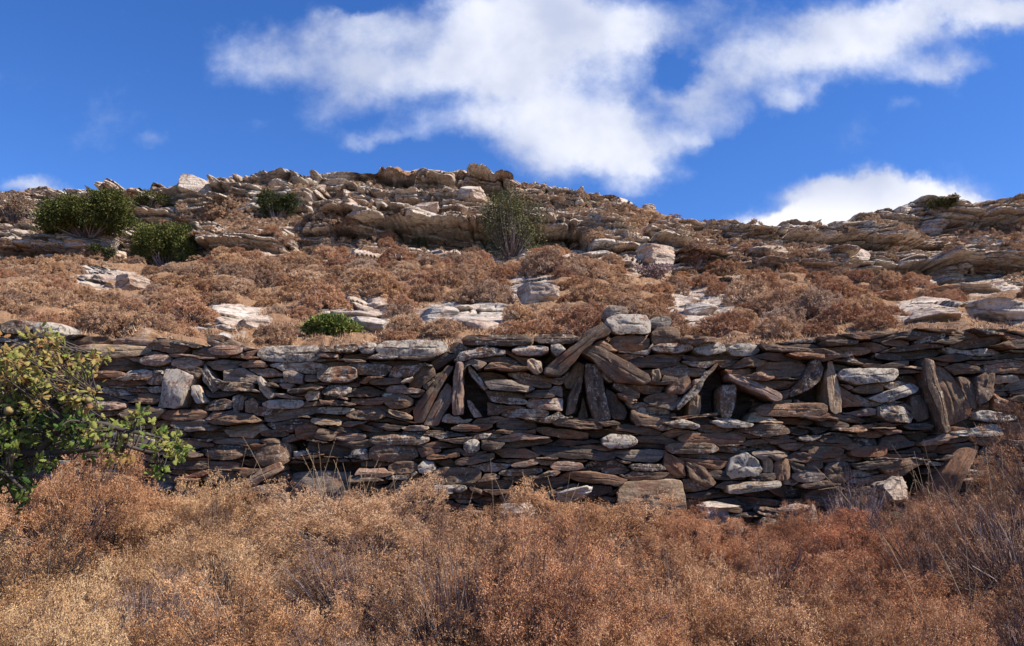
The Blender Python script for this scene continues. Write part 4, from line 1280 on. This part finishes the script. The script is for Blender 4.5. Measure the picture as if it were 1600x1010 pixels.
# green bushes
def green_bush(px, py, wpx, hpx, seed, label, tb=.4, dens=1.0, mat=None, colr=(1, 1, 1), shift=0, name='evergreen_bush', lobes=9, depth=.8, twigs=70, tw_col=(1, 1, 1), spread=0.0, fwd=0.0):
    """px,py = foot centre"""
    p, _ = hill_at(px, py)
    p = p + np.array([0, -fwd, 0])
    s = p[1] / FPX
    Wm, Hm = wpx * s, hpx * s
    r = np.random.default_rng(seed)
    S = Soup(); Tw = Soup()
    lobes_c = []
    for i in range(lobes):
        t = (i + .5) / lobes
        cx_ = (t - .5) * Wm * .72
        cz_ = Hm * (.20 + .42 * r.random()) + shift * (t - .35) * Hm * .8
        lobes_c.append((cx_ * (1 - spread), r.uniform(-.25, .25) * Wm * depth, cz_ + spread * Hm * r.uniform(-.8, 1.0), Wm * r.uniform(.15, .24), Hm * r.uniform(.22, .34)))
    for (cx_, cy_, cz_, rx_, rz_) in lobes_c:
        n = int(1500 * dens)
        D = unit(r.normal(0, 1, (n, 3)))
        rad = (.55 + .5 * r.random(n)) * (1 + .55 * noise(D[:, 0] * 2.6 + seed + cx_ * 3, D[:, 1] * 2.6, D[:, 2] * 2.6, seed))
        C = D * rad[:, None] * np.array([rx_, rx_, rz_]) + np.array([cx_, cy_, cz_])
        C[:, 2] = np.maximum(C[:, 2], -.05)
        Dl = unit(D + r.normal(0, .6, D.shape)); Sl = unit(np.cross(Dl, r.normal(0, 1, D.shape)))
        lf = .055 * Wm ** .25
        V, F = quads_at(C, Dl, Sl, lf * r.uniform(.7, 1.5, n), lf * .6 * r.uniform(.6, 1.2, n))
        tn_ = tb + .25 * noise(C[:, 0] * 3 / Wm * 4, C[:, 1] * 3, C[:, 2] * 3, seed) + r.normal(0, .14, n)
        S.add(V, F, np.repeat(np.clip(tn_, 0, 1), 4))
        B0 = np.array([cx_ * .25, 0, -.1])
        for _ in range(twigs // lobes):
            e = np.array([cx_, cy_, cz_]) + unit(r.normal(0, 1, 3)) * np.array([rx_, rx_, rz_]) * r.uniform(.5, 1.1)
            mdl = (B0 + e) / 2 + r.normal(0, .07 * Wm, 3) * np.array([1, 1, .5])
            tt_ = np.linspace(0, 1, 7)[:, None]
            c3 = (1 - tt_) ** 2 * B0 + 2 * tt_ * (1 - tt_) * mdl + tt_ ** 2 * e
            V, F = tube(c3, np.linspace(.020, .004, 7) * max(.5, Wm * .4), 5)
            Tw.add(V, F, r.uniform(.2, .9))
    root = empty(name, p)
    a = S.build('foliage', mat or M_GREEN, root); b = Tw.build('stems', M_TWIG, root)
    a.color = (*colr, 1); b.color = (*tw_col, 1)
    return tag(root, label, 'bush')


green_bush(146, 376, 150, 64, 1, 'largest dark green bush, spreading below the left skyline', .40, 1.7, shift=.7, lobes=20, twigs=60, colr=(1.9, 1.6, 1.3))
green_bush(258, 414, 104, 80, 2, 'round dark green bush on the cliff foot right of the largest one', .46, 1.7, lobes=13, twigs=52, colr=(2.0, 1.7, 1.4))
green_bush(243, 330, 72, 28, 3, 'low grey green bush on the skyline between the big bush and the boulder', .55, .6, colr=(1.6, 1.3, 1.2), lobes=6)
green_bush(430, 338, 66, 44, 4, 'grey green bush below the skyline left of the summit', .42, 1.1, colr=(1.2, 1.05, 1.1), lobes=8, fwd=1.0)
green_bush(797, 398, 112, 120, 5, 'tall thin grey green shrub growing from a cleft in the cliff', .55, .55, colr=(1.7, 1.4, 1.7), lobes=12, twigs=260, tw_col=(.9, .9, .9), name='cliff_shrub', spread=.15)
green_bush(512, 530, 76, 40, 6, 'bright green low bush just behind the wall', .75, .9, colr=(1.6, 1.7, 1.2), lobes=9)
green_bush(157, 404, 46, 26, 7, 'small dull green bush at the cliff foot below the largest one', .4, .6, colr=(1.3, 1.1, 1.3), lobes=5)
green_bush(1456, 340, 44, 26, 8, 'round olive bush on the right ridge skyline', .45, .7, colr=(1.5, 1.1, 1.0), lobes=5)
green_bush(28, 297, 26, 10, 9, 'tiny dark bush on the skyline at far left', .3, .5, lobes=3)
green_bush(650, 372, 18, 22, 10, 'tiny bright green tuft in the cliff left of the pale face', .75, .35, lobes=3)
green_bush(20, 350, 70, 60, 11, 'sparse brownish bush at the left edge below the skyline', .3, .4, mat=M_CUSH, colr=(.7, .75, .75), lobes=7, name='dry_bush', twigs=120)
green_bush(1085, 420, 50, 46, 12, 'sparse rust coloured bush in the shady corner of the cliff', .3, .4, mat=M_CUSH, colr=(.8, .7, .7), lobes=6, name='dry_bush', twigs=100)
green_bush(1010, 436, 70, 26, 13, 'tangled grey bramble at the foot of the tall grey buttress', .5, .35, mat=M_TWIG, colr=(1.6, 1.5, 1.5), lobes=6, name='dry_bush', twigs=160)


# ------------------------------------------------------------------ oak at the left
def leaf_proto():
    """lobed oak leaf, unit length, folded along the midrib"""
    h = [(0, .0), (.08, .04), (.2, .20), (.3, .12), (.42, .30), (.54, .16), (.66, .28), (.78, .14), (.88, .16), (1.0, 0)]
    up = [(x, y, .22 * y) for x, y in h]
    mid = [(x, 0, -.06 * math.sin(math.pi * x)) for x, _ in h]
    dn = [(x, -y, .22 * y) for x, y in h]
    V = np.array(up + mid + dn, float)
    n = len(h); F = []
    for i in range(n - 1):
        F.append((n + i, n + i + 1, i + 1, i)); F.append((2 * n + i, 2 * n + i + 1, n + i + 1, n + i))
    return V, np.array(F)


LV, LF = leaf_proto()
LIMBS = [  # (px, py, Y) along each limb
    [(-330, 720, 4.9), (-200, 715, 4.8), (-60, 705, 4.7), (60, 702, 4.6), (140, 694, 4.6), (205, 700, 4.65), (262, 706, 4.7)],
    [(-200, 715, 4.8), (-100, 660, 4.8), (0, 610, 4.8), (70, 575, 4.75), (120, 555, 4.7), (150, 560, 4.7)],
    [(-60, 705, 4.7), (20, 650, 4.6), (90, 620, 4.6), (150, 615, 4.55)],
    [(-100, 660, 4.8), (-40, 600, 4.9), (20, 560, 4.9), (70, 535, 4.85), (78, 522, 4.85)],
    [(-60, 705, 4.7), (-20, 725, 4.5), (20, 745, 4.45), (30, 775, 4.4)],
    [(60, 702, 4.6), (110, 665, 4.5), (170, 665, 4.5), (230, 680, 4.55), (285, 690, 4.6)],
    [(-200, 715, 4.8), (-220, 620, 5.0), (-200, 560, 5.1)],
    [(-330, 720, 4.9), (-420, 640, 5.2), (-480, 580, 5.4)],
]
oak = empty('oak_tree', (-4.6, 5.2, .1))
ol = np.array(oak.location)
br = Soup(); skel = []
for li, lim in enumerate(LIMBS):
    P = np.array([at(*q) for q in lim])
    t = np.linspace(0, len(P) - 1, (len(P) - 1) * 6 + 1)
    Pi = np.stack([np.interp(t, np.arange(len(P)), P[:, k]) for k in range(3)], -1)
    Pi += np.stack([.03 * noise(t * 1.3 + li * 9, k * 7.0, 0, 5) for k in range(3)], -1)
    r0 = .035 if li == 0 else .022
    V, F = tube(Pi - ol, np.linspace(r0, .006, len(Pi)), 7)
    br.add(V, F, .4 + .3 * np.sin(np.arange(len(V))))
    skel.append(Pi)
tk = np.array([at(-330, 720, 4.9) - [1.2, -.2, 1.45], at(-330, 720, 4.9) - [.9, -.1, .8], at(-330, 720, 4.9) - [.35, 0, .15], at(-330, 720, 4.9) + [.1, 0, .02], at(-260, 718, 4.85)])
V, F = tube(tk - ol, [.13, .10, .07, .045, .038], 10); tr = Soup(); tr.add(V, F, .5); tr.build('trunk', M_BARK, oak, True)
SK = np.concatenate(skel)
r = np.random.default_rng(9)
LP_V, LP_F, LP_T, nn_ = [], [], [], 0
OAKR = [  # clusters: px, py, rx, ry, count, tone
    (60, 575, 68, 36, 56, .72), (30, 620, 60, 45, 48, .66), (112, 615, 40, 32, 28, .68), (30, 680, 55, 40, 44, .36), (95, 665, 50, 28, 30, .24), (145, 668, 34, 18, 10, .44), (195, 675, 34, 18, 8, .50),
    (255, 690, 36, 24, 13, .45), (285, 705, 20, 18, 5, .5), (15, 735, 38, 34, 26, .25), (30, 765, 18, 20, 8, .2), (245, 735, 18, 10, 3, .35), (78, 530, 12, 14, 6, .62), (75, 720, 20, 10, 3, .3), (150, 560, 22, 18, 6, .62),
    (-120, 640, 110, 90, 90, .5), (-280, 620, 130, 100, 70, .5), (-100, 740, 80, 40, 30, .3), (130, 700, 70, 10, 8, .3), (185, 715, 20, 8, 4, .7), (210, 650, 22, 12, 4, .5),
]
acorn_pts = []
for (px, py, rx, ry, cnt, tn0) in OAKR:
    for _ in range(int(cnt * 2.0)):
        a, b = r.normal(0, .5, 2)
        near = SK[np.argmin(np.linalg.norm(SK - at(px, py, 4.7), axis=1))]
        c = at(px + a * rx, py + b * ry, 4.65 + r.normal(0, .16))
        sk_ = SK[np.argmin(np.linalg.norm(SK - c, axis=1))]
        mid = (sk_ + c) / 2 + r.normal(0, .03, 3)
        tt_ = np.linspace(0, 1, 5)[:, None]
        c3 = (1 - tt_) ** 2 * sk_ + 2 * tt_ * (1 - tt_) * mid + tt_ ** 2 * c
        V, F = tube(c3 - ol, np.linspace(.006, .0025, 5), 4); br.add(V, F, .5)
        ax = unit(c - sk_)
        k = r.integers(4, 8)
        tone_c = tn0 + r.normal(0, .12)
        for j in range(k):
            d = unit(ax * .5 + r.normal(0, .8, 3) + np.array([0, 0, .1]))
            up = unit(np.cross(d, unit(r.normal(0, .5, 3) + np.array([0, -.5, .8]))))
            nz = np.cross(d, up)
            L = r.uniform(.030, .056)
            M = np.stack([d, up, nz])
            Vl = LV * np.array([1, 1, 1 + r.normal(0, .6)]) @ M * L + c - ol + r.normal(0, .012, 3)
            LP_V.append(Vl); LP_F.append(LF + nn_); nn_ += len(LV)
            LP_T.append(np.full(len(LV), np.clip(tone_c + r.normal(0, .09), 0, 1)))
br.build('branches', M_BARK, oak, True)
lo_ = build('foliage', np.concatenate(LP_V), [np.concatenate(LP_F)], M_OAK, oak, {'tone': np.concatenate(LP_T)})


def acorn_mesh(R_, seed):
    n1_, n2_ = 14, 20
    th = np.linspace(0, math.pi, n1_)[:, None]; ph = np.arange(n2_)[None] * 2 * math.pi / n2_
    rr = 1 + .22 * ((np.arange(n1_)[:, None] + np.arange(n2_)[None]) % 2)
    V = np.stack([np.sin(th) * np.cos(ph) * rr, np.sin(th) * np.sin(ph) * rr, -np.cos(th) * np.ones_like(ph) * .9 * rr], -1).reshape(-1, 3) * R_
    i = np.arange(n1_ - 1)[:, None] * n2_; j = np.arange(n2_)[None]
    F = np.stack([i + j, i + (j + 1) % n2_, i + n2_ + (j + 1) % n2_, i + n2_ + j], -1).reshape(-1, 4)
    return V, F


for i, (px, py) in enumerate([(120, 625), (138, 626), (14, 642), (194, 682), (150, 688), (22, 713), (85, 578)]):
    V, F = acorn_mesh(.021 if i in (0, 2) else .016, i)
    o = build('acorn', V, [F], M_ACORN, oak, {'tone': np.full(len(V), (i * .37) % 1)}, True)
    o.location = tuple(at(px, py, 4.42) - ol)
tag(oak, 'leafy oak with yellow green leaves reaching in from the left edge', 'tree')


# ------------------------------------------------------------------ dry grass stalks and dead bush at the wall foot
def stalks(px, py, Y, n, h, seed, label, spread=.12, lean=.25, curl=.2, head=True):
    r = np.random.default_rng(seed)
    p = at(px, py, Y); gz = float(ground_z(np.array(p[0]), np.array(Y)))
    S = Soup()
    hh = p[2] - gz + h
    for _ in range(n):
        b = r.normal(0, spread, 3) * np.array([1, .5, 0])
        hgt = hh * r.uniform(.65, 1.0)
        d = r.normal(0, lean, 2)
        t = np.linspace(0, 1, 9)[:, None]
        P = b + np.array([0, 0, 1]) * hgt * (t - .25 * curl * t ** 3) + np.array([d[0], d[1] * .5, 0]) * hgt * t ** 1.6
        V, F = tube(P, np.linspace(.0036, .0014, 9), 4)
        tn_ = r.uniform(.1, 1)
        S.add(V, F, tn_)
        if head and r.random() < .7:
            k = 14
            q = P[-1] - (P[-1] - P[-3]) * r.uniform(-.1, 1, (k, 1))
            dd = unit(unit(P[-1] - P[-3]) + r.normal(0, .4, (k, 3))); sd = unit(np.cross(dd, r.normal(0, 1, (k, 3))))
            V, F = tris_at(q, dd, sd, r.uniform(.015, .03, k), np.full(k, .004)); S.add(V, F, tn_)
    o = S.build('dry_grass', M_STRAW)
    o.location = (p[0], Y, gz)
    return tag(o, label, 'grass tuft', 'dry grass tufts in front of the wall')


for a in [
    (543, 770, 7.35, 22, .36, 1, 'densest pale grass tuft, before the olive slab at the wall foot'),
    (500, 765, 7.3, 7, .55, 2, 'thin bent grass stalks just left of the densest tuft'),
    (590, 770, 7.3, 6, .35, 3, 'short thin stalks just right of the densest tuft'),
    (360, 765, 7.2, 8, .45, 4, 'thin pale stalks before the leaning tan slab'),
    (775, 800, 6.9, 5, .55, 5, 'two or three tall stalks rising from the gap left of centre'),
    (870, 790, 7.0, 8, .40, 6, 'curved pale stalks left of the big tan slab'),
    (1270, 820, 7.2, 5, .2, 7, 'short stalks below the slabs right of the whitest rock'),
    (1410, 780, 7.1, 9, .40, 8, 'tall stalks in front of the hollow at the wall foot'),
    (1480, 760, 6.6, 24, .45, 9, 'thick pale grass leaning beside the propped slab'),
    (1560, 740, 6.4, 20, .25, 10, 'pale grass in the tall wispy shrubs at right'),
    (1030, 960, 3.9, 6, .35, 11, 'bent pale stalks in the front row right of centre'),
    (1480, 920, 4.2, 5, .35, 12, 'few pale stalks over the dark hollow bottom right'),
    (290, 930, 4.0, 6, .25, 13, 'yellow stalks beside the bleached grey shrub'),
]: stalks(*a)
S, Tw = shrub_arrays(900, .42, .5, 900, .05, .005, 1500, lump=.25, leafn=1, tbias=.2)
p = at(1335, 800, 7.45); gz = float(ground_z(np.array(p[0]), np.array(p[1])))
root = empty('dead_bush', (p[0], p[1], gz))
a = S.build('sprigs', M_TWIG, root); b = Tw.build('twigs', M_TWIG, root)
a.color = (1.6, 1.5, 1.45, 1); b.color = (1.7, 1.6, 1.55, 1)
root.scale = (1, .8, (p[2] + .25 - gz) / .5)
tag(root, 'grey leafless bush against the foot of the wall, right of centre', 'bush')
# small loose stones at the foot of the wall
for i, (px, py, w, h, tone, label) in enumerate([
    (1150, 828, 34, 24, .7, 'upright pale stone half hidden in russet shrubs below the whitest rock'),
    (1120, 800, 70, 22, .5, 'tan flat stone lying at the wall foot left of the upright one'),
    (1240, 795, 40, 18, .8, 'pinkish stone lying at the wall foot below the tan slab'),
    (1262, 812, 30, 30, .7, 'pale stone leaning at the wall foot beside the dead bush'),
    (1395, 770, 60, 34, .6, 'pale layered stone at the wall foot right of the dead bush'),
    (900, 772, 70, 18, .75, 'pale tan flat stone at the wall foot left of the big tan slab'),
    (805, 800, 60, 20, .4, 'dark flat stone at the wall foot in the gap between shrubs'),
]):
    Y = 7.72
    p = at(px, py, Y); s = Y / FPX
    V, F = rock_mesh(w * s, w * s * .8, h * s * 1.2, 40 + i, n=16, layer=.3, amp=.14)
    o = build('loose_stone', V, [F], M_HILL, None, {'rock': np.full(len(V), 1.3), 'tone': np.full(len(V), tone)})
    o.location = (p[0], Y, p[2] - .05); o.rotation_euler = (0, .25 * math.sin(i * 2.1), .4 * math.cos(i * 3.3))
    tag(o, label, 'stone')
print('done')
